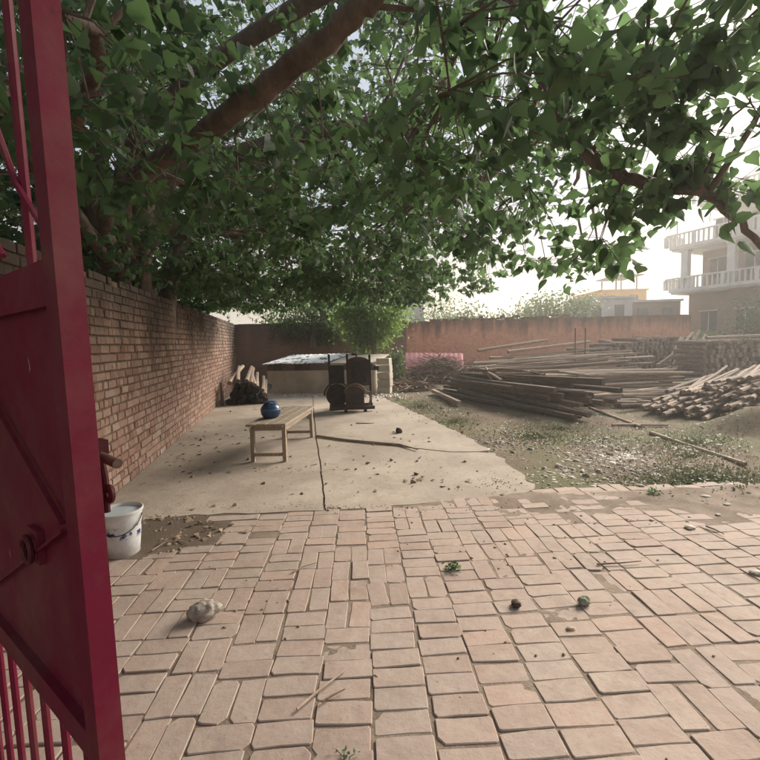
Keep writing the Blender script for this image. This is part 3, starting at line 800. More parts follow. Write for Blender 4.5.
# dark timber pile nearest the concrete
random.seed(51)
bm_m = [log_mesh(random.uniform(2.6, 4.3), random.uniform(.05, .085), 7, 6, m_beam, .012, random.uniform(.7, 1), end=m_beam) for _ in range(10)]+[log_mesh(random.uniform(3, 4.2), random.uniform(.05, .075), square=True, bark=m_beam, flat=random.uniform(.6, 1), end=m_beam) for _ in range(5)]
P0 = G(436, 394); P1 = G(590, 423); dv = Vector((P1.x-P0.x, P1.y-P0.y, 0)); dn = dv.normalized(); sidev = Vector((-dn.y, dn.x, 0))
ROWN = ['bottom', 'second', 'third', 'fourth', 'top']
ORD = ['first', 'second', 'third', 'fourth', 'fifth', 'sixth', 'seventh', 'eighth', 'ninth', 'tenth', 'eleventh', 'twelfth', 'thirteenth', 'fourteenth']
for row, n in enumerate((11, 10, 8, 6, 4)):
    for k_ in range(n):
        d_ = .05+k_*.165+row*.10+random.uniform(-.04, .04); z = .07+row*.125+random.uniform(-.01, .03)
        p = Vector((P0.x, P0.y, z))+sidev*d_+dn*random.uniform(-.3, 1.2)+dn*row*.12; an = random.gauss(0, .075)
        q = p+Matrix.Rotation(an, 3, 'Z') @ dn*3; q.z += random.gauss(-.03, .09)
        put('timber_beam', bm_m[random.randrange(15)], p, q, 'dark weathered timber, %s from the front in the %s layer beside the concrete' % (ORD[k_], ROWN[row]), 'timber', 'dark timbers beside the concrete', random.choice([0, 1.57])+random.gauss(0, .1))
random.seed(58)
for k_ in range(9):
    p = Vector((P0.x, P0.y, .75))+sidev*random.uniform(.4, 1.6)+dn*random.uniform(.6, 2.6); an = random.gauss(.1, .35); q = p+Matrix.Rotation(an, 3, 'Z') @ dn; q.z = p.z+random.gauss(-.05, .05)
    put('crooked_branch', log_mesh(random.uniform(1.0, 2.2), random.uniform(.025, .045), 6, 5, random.choice([m_bark, m_pole]), .03), p, q, 'crooked branch thrown on top of the dark timber pile', 'branch', 'branches on the dark timbers')
p = G(433, 393); q = G(474, 413)
o = put('timber_beam', log_mesh(2.9, .05, square=True, bark=m_pole2), (p.x, p.y, .07), (q.x, q.y, .07), 'pale grey plank lying in front of the dark timber pile', 'timber', None, 0)
# pale planks behind the dark timbers
random.seed(52)
pm_ = [log_mesh(random.uniform(3.8, 5.2), random.uniform(.05, .085), square=True, bark=random.choice([m_pole2, m_pole]), flat=.45) for _ in range(4)]+[log_mesh(4.6, .06, 8, 5, m_pole) for _ in range(3)]
for k_ in range(34):
    row = k_//7; c_ = Vector((3.3+random.uniform(-.4, .5), 13.1+(k_ % 7)*.30+row*.1, .08+row*.19)); an = R(random.gauss(10, 7))
    put('plank', random.choice(pm_), c_, c_+Vector((math.cos(an), math.sin(an), random.gauss(.015, .02))), 'weathered pale plank, %s from the front in the %s layer behind the dark timbers' % (ORD[k_ % 7], ROWN[row]), 'plank', 'pale planks behind the dark timbers', random.gauss(0, .1))
random.seed(59)
for k_ in range(35):
    row = k_//7; c_ = Vector((4.0+random.uniform(-.4, .7)+row*.12, 15.2+(k_ % 7)*.27+row*.05, .08+row*.21)); an = R(random.gauss(12, 6))
    put('stacked_plank', random.choice(pm_), c_, c_+Vector((math.cos(an), math.sin(an), random.gauss(.012, .015))), 'brown plank, %s from the front in the %s layer of the rear plank stack' % (ORD[k_ % 7], ROWN[row]), 'plank', 'planks of the rear stack before the back wall', random.gauss(0, .1))
for (ua, va, ub, vb, Ya, Yb, lb) in ((478, 351, 548, 340, 15.8, 17.2, 'long reddish pole sloping over the plank stack before the back wall'), (508, 352, 590, 341, 15.4, 16.6, 'second sloping pole over the plank stack, right of the reddish one')):
    p, q = at(ua, va, Ya), at(ub, vb, Yb); put('sloping_pole', log_mesh((q-p).length, .06, 8, 4, m_pole, .004), p, q, lb, 'pole', None)
for (u, lb) in ((575, 'left one of two thin upright iron rods behind the plank stack'), (585, 'right one of two thin upright iron rods behind the plank stack')):
    p = at(u, 352, 15); b = MB(); b.tube([(0, 0, 0), (.01, 0, 1.9)], .022, 6); o = b.build('iron_rod', m_rust); o.location = (p.x, p.y, 0); tag(o, lb, 'rod')

# bamboo and round poles in the middle of the yard
random.seed(53)
rm = [log_mesh(random.uniform(3.6, 4.8), random.uniform(.04, .06), 7, 5, random.choice([m_pole, m_pole, m_pole2]), .008) for _ in range(10)]
for k_ in range(70):
    row = k_//14; c_ = Vector((4.0+random.gauss(0, .3)+row*.05, 11.3+(k_ % 14)*.16+row*.1, .06+row*.12)); an = R(random.gauss(3, 5))
    put('round_pole', random.choice(rm), c_, c_+Vector((math.cos(an), math.sin(an), random.gauss(-.01, .012))), 'round weathered pole, %s from the front in the %s layer of the middle stack' % (ORD[k_ % 14], ROWN[row]), 'pole', 'poles stacked in the middle of the yard')
random.seed(54)
for k_ in range(26):
    c_ = Vector((4.6+random.uniform(-.6, 1.2), 9.6+random.uniform(-.5, 1.5), .05+random.uniform(0, .12))); an = R(random.gauss(-6, 12))
    put('loose_pole', random.choice(rm), c_, c_+Vector((math.cos(an), math.sin(an), random.gauss(0, .01))), 'loose pole strewn in front of the middle pole stack', 'pole', 'loose poles before the middle stack')

# slanting pole pile on the right
random.seed(55)
rr_m = [log_mesh(random.uniform(4.4, 5.6), random.uniform(.028, .048), 7, 6, m_pole, .012, random.uniform(.6, .95)) for _ in range(14)]
E0 = G(640, 413); E1 = G(775, 424)
for k_ in range(198):
    t = (k_ % 33)/32; row = k_//33
    e = Vector((E0.x+(E1.x-E0.x)*t, E0.y+(E1.y-E0.y)*t, 0)); hgt = .05+row*.105*min(1, .25+t*1.3)+random.uniform(0, .03)
    dirv = Vector((.80, .60, random.gauss(.02, .012))).normalized(); dirv = Matrix.Rotation(random.gauss(0, .06), 3, 'Z') @ dirv
    p = e+dirv*(random.uniform(-.25, .3)+row*.30)+Vector((0, 0, hgt))
    put('stacked_pole', random.choice(rr_m), p, p+dirv, 'slanting pole in the %s layer of the large pile at the right edge' % ['lowest', 'second', 'third', 'fourth', 'fifth', 'topmost'][row], 'pole', 'poles of the right-hand pile')
# single poles on the dirt
for (ua, va, ub, vb, r, lb) in ((650, 431, 746, 463, .032, 'long thin pole lying on the dirt near the sand mound'), (590, 407, 640, 426, .03, 'thin pole lying on the dirt between the pole piles'),
                                (612, 424, 668, 424, .025, 'short pale pole lying on the dirt before the right pole pile')):
    p, q = G(ua, va), G(ub, vb); p.z = ground_z(p.x, p.y)+r; q.z = ground_z(q.x, q.y)+r
    put('fallen_pole', log_mesh((q-p).length, r, 7, 5, m_pole2, .006), p, q, lb, 'pole', None)

# far firewood stacks with cut ends
random.seed(56)
fm = [log_mesh(1.2, random.uniform(.07, .10), 8, 1, m_bark, 0, 1) for _ in range(8)]
A, B = at(592, 360, 17.6), at(694, 360, 19.6)
dv = Vector((B.x-A.x, B.y-A.y, 0)); LL = dv.length; dn = dv.normalized(); nn = Vector((dn.y, -dn.x, 0))
n = 0
for row in range(9):
    x = random.uniform(0, .1)
    while x < LL:
        top = 4.5+4.5*min(1, .35+x/LL*1.1)
        if row <= top:
            p = Vector((A.x, A.y, 0.09+row*.162))+dn*x+nn*random.uniform(-.08, .1); q = p-nn+Vector((random.gauss(0, .1), 0, random.gauss(0, .05)))
            put('firewood_log', random.choice(fm), p, q, 'cut log in the tall firewood stack before the red back wall', 'log', 'logs of the tall firewood stack'); n += 1
        x += random.uniform(.21, .29)
A2, B2 = at(706, 372, 15.6), at(768, 372, 16.2)
dv = Vector((B2.x-A2.x, B2.y-A2.y, 0)); LL2 = dv.length; dn2 = dv.normalized(); nn2 = Vector((dn2.y, -dn2.x, 0))
for row in range(8):
    x = 0
    while x < LL2:
        p = Vector((A2.x, A2.y, .09+row*.162))+dn2*x+nn2*random.uniform(-.08, .08)
        put('firewood_log', random.choice(fm), p, p-nn2+Vector((random.gauss(0, .08), 0, random.gauss(0, .04))), 'cut log in the dark firewood stack at the far right', 'log', 'logs of the right firewood stack')
        x += random.uniform(.23, .30)
p, q = Vector((A2.x-.1, A2.y-.1, 1.42)), Vector((B2.x, B2.y-.1, 1.44))
put('top_pole', log_mesh((q-p).length, .06, 8, 4, m_pole2, .003), p, q, 'pale pole lying on top of the right firewood stack', 'pole', None)
random.seed(57)
sm_ = [log_mesh(random.uniform(2.2, 3.0), random.uniform(.045, .07), 7, 4, m_pole, .006) for _ in range(5)]
for k_ in range(34):
    t = random.random(); p = at(672+random.uniform(0, 22), 372-random.uniform(0, 4), 16.4); p.z = .06+random.random()*.5*t
    dirv = Vector((.72+random.gauss(0, .08), .6+random.gauss(0, .08), .38*t+random.gauss(.05, .05))).normalized()
    put('leaning_pole', random.choice(sm_), p+Vector((random.uniform(-.4, .6), random.uniform(0, .8), .1)), p+dirv*9, 'pole slanting between the two firewood stacks', 'pole', 'poles slanting between the firewood stacks')

# ------------------------------------------------------------------ buildings beyond the wall
m_wh = simple('white_paint', (.48, .47, .45), (.60, .59, .57), 1.2, .8, 20, .1, .01)
m_tan = simple('tan_render', (.22, .155, .125), (.28, .20, .165), .8, .85, 20, .1, .01)
m_win = simple('dark_window', (.05, .05, .055), (.09, .09, .10), 3, .3, 20, .05, .01)
m_yel = simple('ochre_paint', (.72, .36, .06), (.78, .44, .10), .8, .85, 20, .1, .01)
m_tin = simple('tin_sheet', (.42, .42, .42), (.55, .54, .53), 1.5, .5, 20, .1, .01)
hp = at(676, 300, 35.5); hd = Vector((.42, -.907, 0))
house = thing('white_house', 'tall white house with balconies and balustrades at the right', 'house', (hp.x, hp.y, 0), math.atan2(hd.y, hd.x))
# local x towards the viewer along the facade, +y = right/outward? facade normal faces the yard on the left
HLn = 11.0
def hpart(name, b, m=m_wh, par=None): return b.build(name, m, par or house)
fl = [0, 5.0, 8.35, 11.4]
sgn = -1   # -y is towards the yard
b = MB(); b.box((HLn/2+.7, 4.0, 2.5), (HLn, 7, 5.0)); hpart('ground_storey', b, m_tan)
b = MB(); b.box((HLn/2+1.0, 4.6, 6.67), (HLn-.2, 6.2, 3.14)); hpart('wall', b, m_tan)
b = MB(); b.box((HLn/2+1.8, 4.9, 9.85), (HLn-1.6, 5.6, 2.8)); hpart('wall', b, m_wh)
for z, x0 in ((5.06, -.35), (8.42, -.35), (11.3, 1.6)):
    b = MB(); b.box(((HLn+x0)/2+.4, 3.5, z), (HLn-x0, 9.2, .26)); hpart('balcony_slab', b)
    b = MB(); b.box(((HLn+x0)/2+.4, 3.5, z-.2), (HLn-x0-.24, 8.96, .12)); hpart('slab_moulding', b)
def balus(x0, x1, y, z, h=.85):
    r_ = MB(); r_.box(((x0+x1)/2, y, z+h), (x1-x0, .16, .12)); rl = hpart('balustrade', r_)
    n = int((x1-x0)/.34)
    for k_ in range(n+1):
        xx = x0+(x1-x0)*k_/n
        b = MB(); w = .24 if k_ % 6 == 0 else .11
        b.box((xx, y, z+h/2-.03), (w, w if k_ % 6 else .2, h-.06)); hpart('baluster', b, par=rl)
balus(-.3, HLn, -.95, 5.19); balus(-.3, HLn, -.95, 8.55, .9); balus(1.7, HLn, -.95, 11.43, .8)
def balus_end(x, y0, y1, z, h):
    r_ = MB(); r_.box((x, (y0+y1)/2, z+h), (.16, y1-y0, .12)); rl = hpart('balustrade', r_)
    for k_ in range(7):
        b = MB(); b.box((x, y0+(y1-y0)*k_/6, z+h/2-.03), (.12, .12, h-.06)); hpart('baluster', b, par=rl)
balus_end(-.27, -.8, 1.2, 5.19, .85); balus_end(-.27, -.8, 1.2, 8.55, .9)
for x in (.15, 3.3, 6.5, 9.7):
    b = MB(); b.box((x+.9, -.62, 6.72), (.5, .45, 3.0)); b.box((x+.9, -.62, 8.1), (.62, .57, .18)); b.box((x+.9, -.62, 5.32), (.62, .57, .22)); hpart('column', b)
for x in (2.2, 4.6, 7.0, 9.2):
    for z, y in ((2.6, .49), (6.7, 1.49), (9.8, 2.09)):
        b = MB(); b.box((x, y, z), (1.1, .06, 1.5)); w = hpart('window', b, m_win)
        b = MB(); b.box((x, y-.04, z+.8), (1.4, .14, .1)); hpart('lintel', b, m_wh, w)
        b = MB(); b.box((x, y-.04, z), (.06, .05, 1.5)); hpart('mullion', b, m_wh, w)
b = MB(); b.box((.3, -.55, 9.9), (.06, .06, 1.3)); hpart('flag_pole', b, m_tan)

def small_house(name, label, u0, u1, vt, Yd, depth, m, roof=None, cat='house'):
    p0, p1, t = at(u0, 330, Yd), at(u1, 330, Yd), at((u0+u1)/2, vt, Yd); W = p1.x-p0.x; h = t.z
    o = thing(name, label, cat, ((p0.x+p1.x)/2, Yd, 0))
    b = MB(); b.box((0, depth/2, h/2), (W, depth, h)); b.build('wall', m, o)
    b = MB(); b.box((0, depth/2, h+.10), (W+.3, depth+.3, .18)); b.build('roof', roof or m, o)
    for x in (-.28, .22):
        b = MB(); b.box((x*W, -.01, h-.95), (min(.9, W*.2), .08, 1.0)); w = b.build('window', m_win, o)
        b = MB(); b.box((x*W, -.06, h-1.5), (min(1.1, W*.25), .14, .08)); b.build('sill', m_wh, w)
    return o, W, h
yh, W, h = small_house('ochre_house', 'ochre yellow house with rooftop canopy beyond the back wall', 600, 646, 291, 46, 6, m_yel)
for x in (-.05*W, .40*W):
    for y in (1, 4):
        b = MB(); b.box((x, y, h+.9), (.12, .12, 1.5)); b.build('canopy_post', m_tan, yh)
b = MB(); b.box((.18*W, 2.5, h+1.72), (W*.62, 4.2, .12), ch=.04); b.build('canopy_roof', m_machr, yh)
small_house('tin_shed', 'grey tin shed below the ochre house', 586, 632, 299, 33, 4, m_tin, m_tin, 'shed')
small_house('white_roof_shed', 'low brown shed with pale roof left of the white house', 632, 680, 302, 34, 4, m_tan, m_wh, 'shed')
small_house('pale_house', 'pale house glimpsed under the leaves behind the back wall', 398, 424, 283, 40, 6, m_wh)

# ------------------------------------------------------------------ foliage
HALF = np.array([(0, 0, 0), (-.24, -.07, .03), (-.47, .10, .07), (-.44, .38, .07), (-.22, .70, .02), (0, 1.12, -.06), (0, .45, -.0)], float)
LV = np.concatenate([HALF, HALF[1:5]*np.array([-1, 1, 1])])     # 0..6, right lobes 7..10
LF = np.array([(6, 0, 1), (6, 1, 2), (6, 2, 3), (6, 3, 4), (6, 4, 5), (6, 5, 10), (6, 10, 9), (6, 9, 8), (6, 8, 7), (6, 7, 0)])
SLV = np.array([(0, 0, 0), (-.32, .4, .05), (0, 1, -.05), (.32, .4, .05)], float); SLF = np.array([(0, 3, 2), (0, 2, 1)])
def leaves(name, P, S, mat, droop=.6, simple_leaf=False, spread=1.0, rng=RNG):
    """P (n,3) leaf stalk points, S (n,) sizes"""
    n = len(P); lv, lf = (SLV, SLF) if simple_leaf else (LV, LF)
    az = rng.uniform(0, 2*np.pi, n); el = -droop*np.pi/2+rng.normal(0, .42*spread, n); roll = rng.normal(0, .7, n)
    t = np.stack([np.cos(az)*np.cos(el), np.sin(az)*np.cos(el), np.sin(el)], -1)
    h = np.stack([-np.sin(az), np.cos(az), np.zeros(n)], -1); nn_ = np.cross(h, t)
    s = h*np.cos(roll)[:, None]+nn_*np.sin(roll)[:, None]; nz = np.cross(s, t)
    V = P[:, None, :]+S[:, None, None]*(lv[None, :, 0:1]*s[:, None, :]+lv[None, :, 1:2]*t[:, None, :]+lv[None, :, 2:3]*nz[:, None, :])
    F = (lf[None]+(np.arange(n)*len(lv))[:, None, None]).reshape(-1, 3)
    return npmesh(name, V.reshape(-1, 3), F, mat, False, np.repeat(rng.random(n), len(lf)))
m_leaf = mat_leaf('fig_leaf', [(.022, .048, .026), (.035, .072, .036), (.05, .098, .042), (.045, .09, .06), (.07, .125, .06), (.09, .13, .05)], (.14, .24, .09), .44)
m_leafB = mat_leaf('bright_creeper_leaf', [(.06, .11, .03), (.09, .16, .04), (.12, .20, .06)], (.30, .46, .10), .5)
m_leafF = mat_leaf('distant_leaf', [(.05, .08, .03), (.08, .12, .045), (.11, .15, .06)], (.18, .26, .08), .35)
m_grass = mat_leaf('dry_grass', [(.07, .082, .04), (.11, .115, .06), (.20, .17, .10)], (.12, .14, .06), .3)

# the big fig tree
random.seed(61); rng = np.random.default_rng(61)
TB = Vector((-4.05, 7.0, 0))
tree = thing('fig_tree', 'huge spreading fig tree with heart-shaped leaves overhanging the left wall', 'tree', TB)
limbs = []     # lists of (point, radius) in world space
def limb(pts, r0, r1, n=None):
    pts = [Vector(p) for p in pts]; out = []
    # Catmull-Rom
    for i in range(len(pts)-1):
        a = pts[max(i-1, 0)]; b = pts[i]; c = pts[i+1]; d = pts[min(i+2, len(pts)-1)]
        for k in range(6):
            t = k/6; out.append(.5*((2*b)+(c-a)*t+(2*a-5*b+4*c-d)*t*t+(3*b-a-3*c+d)*t**3))
    out.append(pts[-1]); N = len(out)
    out = [(p+Vector((random.gauss(0, .012), random.gauss(0, .012), random.gauss(0, .012))), r0+(r1-r0)*i/(N-1)) for i, p in enumerate(out)]
    limbs.append(out); return out
T3 = TB+Vector((.1, 0, 2.6))
trunk = limb([TB+Vector((0, 0, -.1)), TB+Vector((.05, .05, 1.2)), T3], .48, .36)
limb([TB+Vector((.35, -.35, -.1)), TB+Vector((.45, -.2, 1.4)), TB+Vector((.35, -.1, 3.0)), TB+Vector((.7, -.3, 4.4))], .20, .12)
limb([TB+Vector((-.3, -.5, -.1)), TB+Vector((-.1, -.5, 1.6)), TB+Vector((.1, -.7, 3.4)), TB+Vector((-.4, -1.4, 5.2))], .22, .10)
limb([TB+Vector((.2, .7, -.1)), TB+Vector((.3, .6, 1.8)), TB+Vector((.5, 1.1, 3.6)), TB+Vector((1.2, 2.4, 5.0))], .20, .09)
# the limb crossing the top of the view
limb([T3-Vector((0, 0, .3)), (-3.3, 5.4, 3.15), (-2.2, 4.2, 3.15), at(228, 116, 3.3), at(290, 70, 2.9), at(345, 22, 2.65), at(400, -35, 2.5), (.7, 2.3, 4.4), (1.6, 2.4, 5.0)], .10, .05)
# the limb that comes down on the right
limb([T3, (-3.2, 5.9, 4.2), (-1.2, 5.0, 5.0), (.3, 4.3, 5.0), at(522, 5, 3.9), at(545, 75, 3.75), at(570, 125, 3.6), at(602, 168, 3.5), at(650, 182, 3.4), at(700, 194, 3.3), at(740, 222, 3.2), at(790, 275, 3.1)], .115, .016)
# middle limbs deeper in the crown
limb([T3, (-3.4, 6.6, 3.9), (-1.9, 7.0, 4.6), at(395, 125, 6.4), at(432, 190, 6.6), at(462, 195, 6.8), at(520, 150, 6.6), at(590, 120, 6.0)], .19, .05)
limb([T3, (-3.6, 7.4, 3.6), (-2.8, 9.0, 3.9), (-1.6, 11, 3.9), (-.2, 12.5, 3.6)], .18, .05)
limb([T3, (-4.6, 7.6, 3.8), (-4.8, 9.8, 4.3), (-4.5, 12.5, 4.2)], .16, .05)
limb([T3, (-3.0, 7.2, 4.6), (-.8, 8.8, 4.9), (1.4, 9.8, 4.3), (2.6, 10.0, 3.7)], .17, .045)
limb([T3, (-3.9, 5.2, 3.6), (-3.0, 3.4, 4.0), (-1.9, 1.6, 4.2), (-.9, -.2, 4.5)], .16, .05)
limb([T3, (-4.6, 5.6, 4.4), (-4.4, 4.0, 6.0), (-3.6, 2.6, 7.0)], .15, .05)
limb([T3, (-4.0, 6.6, 5.0), (-2.4, 6.2, 6.8), (-.6, 5.4, 7.8)], .16, .05)
limb([T3, (-3.2, 4.8, 2.95), (-2.5, 3.6, 3.0), at(95, 55, 2.6), at(60, 10, 2.2)], .09, .02)
tb = MB()
def add_limb(mb, L, n):
    mb.tube([p-TB for p, r in L], [r for p, r in L], n, jit=.07)
add_limb(tb, limbs[0], 14); tb.build('trunk', m_treebark, tree, True)
for L in limbs[1:]:
    b = MB(); add_limb(b, L, 10); b.build('limb', m_treebark, tree, True)
# crown outline on plan (trimmed at about 2.6 m above the yard)
FOOT = [(-8.5, -3), (2.6, -3), (3.3, 1.0), (3.4, 3.5), (2.2, 4.4), (2.35, 6.2), (2.6, 8.2), (2.6, 10.0), (1.4, 11.8), (-.6, 12.6), (-3.5, 13.0), (-6.6, 13.4), (-9.0, 9), (-9.5, 3)]
def inpoly(x, y, P=FOOT):
    c = np.zeros(np.shape(x), bool); j = len(P)-1
    for i in range(len(P)):
        (xi, yi), (xj, yj) = P[i], P[j]
        c ^= ((yi > y) != (yj > y)) & (x < (xj-xi)*(y-yi)/(yj-yi+1e-9)+xi); j = i
    return c
NCL = 5200
cx = rng.uniform(-9.5, 3.6, NCL*4); cy = rng.uniform(-3, 14.8, NCL*4); ok = inpoly(cx, cy); cx, cy = cx[ok], cy[ok]
ztop = 9.2-.06*((cx+3)**2+(cy-6)**2)**.9*.35; zb = 2.72+.35*(fbm(cx*.6, cy*.6)-.45)+np.clip((1.8-cy)*.25, 0, 1.2)
zb = zb+np.clip((cx-.9)/1.2, 0, 1)*np.clip((7.5-cy)/2, 0, 1)*.62
zz = zb+(ztop-zb)*rng.random(len(cx))**1.9
el = (zz-CAM_H)/np.maximum(cy, .6)
keep = rng.random(len(cx)) < np.where((el < 1.0) & (cy > .5), 1.0, .32)       # the overhead part needs fewer leaves
# lacier crown towards its outer right side
keep &= rng.random(len(cx)) < np.where(cx > .8, .40, np.where(cx > -.6, .50, .72))
keep &= ~((cy < 2.0) & (zz < 2.75+.0*cy) & (cy > 0))
gap = fbm(cx*1.1+3, cy*.9+zz*1.3); keep &= gap > .36
keep &= ~((cx < -1.4) & (cy < 6.6) & (zz < 3.6) & (cy > 2.5) & (rng.random(len(cx)) < .75))     # open under-storey around the trunk
cl = np.stack([cx, cy, zz], -1)[keep][:4400]
# the two bare limbs stay clear of leaf clumps on the yard side
def clear_of(cl, L, px):
    out = np.ones(len(cl), bool); d = cl-np.array([0, 0, CAM_H]); w = d @ np.array(fw); w_ = np.where(w > .2, w, 9e9)
    U = d @ np.array(cr)/w_; Vv = d @ np.array(cu)/w_
    for p, r in L:
        e = Vector(p)-Vector((0, 0, CAM_H)); we = e.dot(fw)
        if we < .3: continue
        out &= ~((w > 0) & (w < we+.1) & (np.hypot(U-e.dot(cr)/we, Vv-e.dot(cu)/we) < px/430+.35/w_))
    return out
cl = cl[clear_of(cl, [q for q in limbs[4][18:40]], 4)]
cl = cl[np.linalg.norm(cl-np.array([0, 0, CAM_H]), axis=1) > 2.0]
extra = [at(u, v, Y_) for u, v, Y_ in [(690, 178, 3.3), (705, 165, 3.2), (735, 180, 3.1), (750, 150, 3.2), (640, 172, 3.4), (622, 190, 3.5), (620, 215, 3.6), (660, 160, 3.4), (590, 235, 4.2), (610, 250, 5.0), (560, 230, 4.6), (540, 262, 5.6), (585, 262, 5.6), (500, 250, 5.4), (600, 205, 3.6),
    (655, 60, 3.0), (690, 90, 3.0), (620, 90, 3.2), (720, 40, 2.9), (740, 80, 3.0), (660, 120, 3.2), (600, 50, 3.1), (740, 120, 3.0), (570, 30, 3.0), (640, 20, 2.8)]]
ex = np.array([tuple(p) for p in extra]); ex = np.repeat(ex, 2, 0)+rng.normal(0, .12, (len(ex)*2, 3))
cl = np.concatenate([cl, ex])
# secondary branches: nodes of the limbs reach out to the clumps
nodes = np.array([tuple(p) for L in limbs[1:] for p, r in L[6:]])
secnodes = []
for k in range(230):
    c_ = cl[rng.integers(len(cl))]; d2 = ((nodes-c_)**2).sum(1); j = int(np.argmin(d2)); s_ = Vector(nodes[j]); e_ = Vector(c_)
    if (e_-s_).length > 3.5 or (e_-s_).length < .4: continue
    md = (s_+e_)/2+Vector((random.gauss(0, .15), random.gauss(0, .15), random.gauss(.12, .12))); m1 = (s_*.7+e_*.3)*.5+md*.5; pts = [s_, m1, md, (md+e_)/2+Vector((0, 0, .03)), e_]
    r = .012+.011*(e_-s_).length
    sec = MB(); sec.tube([p-TB for p in pts], [r, r*.8, r*.65, r*.5, .006], 6); sec.build('branch', m_treebark, tree, True); secnodes += [tuple(p) for p in pts[1:]]
nodes2 = np.concatenate([nodes, np.array(secnodes)])
tw = MB(); LP = []; LS = []
for c_ in cl:
    d2 = ((nodes2-c_)**2).sum(1); j = int(np.argmin(d2)); s_ = Vector(nodes2[j]); e_ = Vector(c_)
    dd = e_-s_; 
    if dd.length > 1.3: s_ = e_-dd.normalized()*.7
    near = abs(c_[0]) < 1.1*max(c_[1], 0)+.5 and c_[1] > .5
    if near: tw.tube([s_-TB, (s_+e_)/2+Vector((0, 0, .05))-TB, e_-TB], [.009, .006, .004], 4, cap=False)
    nt_ = 3 if near else 2
    for q in range(nt_):
        a = rng.uniform(0, 6.28); L = rng.uniform(.25, .55); tip = e_+Vector((math.cos(a)*L, math.sin(a)*L, rng.normal(-.10, .12)))
        if near: tw.tube([e_-TB, tip-TB], [.004, .0025], 3, cap=False)
        m_ = rng.integers(7, 11)
        for w in range(m_):
            t = (w+.6)/m_; p = e_.lerp(tip, t); LP.append((p.x+rng.normal(0, .035), p.y+rng.normal(0, .035), p.z+rng.normal(-.02, .03))); LS.append(rng.uniform(.055, .112)*(1 if near else 1.7)*(1.15 if e_.x > .6 else 1))
tw.build('twigs', m_treebark, tree)
LP = np.array(LP)-np.array(TB); LS = np.array(LS)
# keep leaves off the camera's doorstep
wp = LP+np.array(TB); dcam = np.linalg.norm(wp-np.array([0, 0, CAM_H]), axis=1); ok = dcam > 1.35
crown = link('crown', leaves('crown', LP[ok], LS[ok], m_leaf, .55, rng=rng), tree)
print('leaves', ok.sum(), 'clumps', len(cl))

def bush(name, label, cen, rad, n, size, mat, cat='bush', group=None, stem=True, seed=1, squash=1.0, clumps=40):
    rng = np.random.default_rng(seed); random.seed(seed)
    o = thing(name, label, cat, cen, 0, group); rad = np.array(rad)
    cc = rng.normal(0, 1, (clumps, 3)); cc /= np.linalg.norm(cc, axis=1)[:, None]; cc *= (rng.random(clumps)**.4)[:, None]; cc[:, 2] = np.abs(cc[:, 2]) if squash < 1 else cc[:, 2]
    cc = cc*rad*.85; idx = rng.integers(clumps, size=n); P = cc[idx]+rng.normal(0, 1, (n, 3))*rad*.17+np.array([0, 0, rad[2] if squash >= 1 else 0])
    P[:, 2] = np.maximum(P[:, 2], .05)
    link('crown', leaves(name, P, rng.uniform(.7, 1.3, n)*size, mat, .35, True, 1.4, rng), o)
    if stem:
        b = MB(); b.tube([(0, 0, -.1), (.05, 0, rad[2]*.5), (0, .05, rad[2]*1.2)], [max(.04, rad[0]*.07), rad[0]*.05, rad[0]*.02], 8)
        for q in range(9):
            c_ = cc[rng.integers(clumps)]+np.array([0, 0, rad[2] if squash >= 1 else 0]); b.tube([(.02, .02, rad[2]*random.uniform(.3, .9)), tuple(c_*.6+np.array([0, 0, .1])), tuple(c_)], [rad[0]*.03, rad[0]*.02, .01], 5)
        b.build('trunk', m_treebark, o, True)
    return o
# bright creeper hanging over the back wall, right of the shed
cp = at(372, 340, 16.5)
bush('creeper_bush', 'bright green leafy creeper climbing the back wall right of the shed', (cp.x+.05, 15.9, .9), (1.45, .8, 1.75), 8000, .13, m_leafB, seed=71, clumps=46)
cp = at(395, 350, 16.2)
bush('wall_shrub', 'shaded shrub at the wall foot between shed and pink sheet', (cp.x, 16.4, 0), (.5, .4, .75), 1300, .12, m_leafF, seed=72, clumps=20)
cp = at(310, 330, 17.0)
bush('trailing_creeper', 'dark creeper trailing over the back wall above the shed roof', (cp.x, 17.6, 1.6), (2.4, .5, 1.1), 5200, .12, m_leafF, seed=73, clumps=50)
for i, (u, Yd, rx, rz, lb) in enumerate([(560, 30, 3.0, 2.5, 'pale round tree beyond the back wall left of the tin shed'), (522, 34, 2.6, 2.3, 'hazy tree behind the coping bricks of the back wall'),
                                   (475, 31, 2.8, 2.2, 'tree showing under the fig leaves behind the back wall middle'), (345, 34, 3.6, 2.4, 'tree beyond the back wall behind the creeper'),
                                   (440, 40, 2.6, 3.0, 'tree behind the pale house beyond the back wall'), (285, 30, 3.2, 1.9, 'tree beyond the left corner of the back wall')]):
    p = at(u, 340, Yd); bush('distant_tree', lb, (p.x, Yd, 0), (rx, rx*.8, rz), 3800, .24, m_leafF, 'tree', 'trees beyond the back wall', seed=80+i, clumps=60)
for i, (u, Yd, rx, rz, lb) in enumerate([(722, 24.5, 2.6, .75, 'low bright green growth on the bank under the white house'), (775, 22, 2.4, 1.9, 'dark bush at the right picture edge above the firewood'), (702, 26, 2.0, .9, 'low bright bush beside the end of the red back wall')]):
    p = at(u, 330, Yd); bush('dark_bush', lb, (p.x, Yd, 0), (rx, rx*.8, rz), 4200, .17, m_leafB if rz < 1 else m_leaf, 'bush', 'bushes below the white house', seed=90+i, clumps=50)

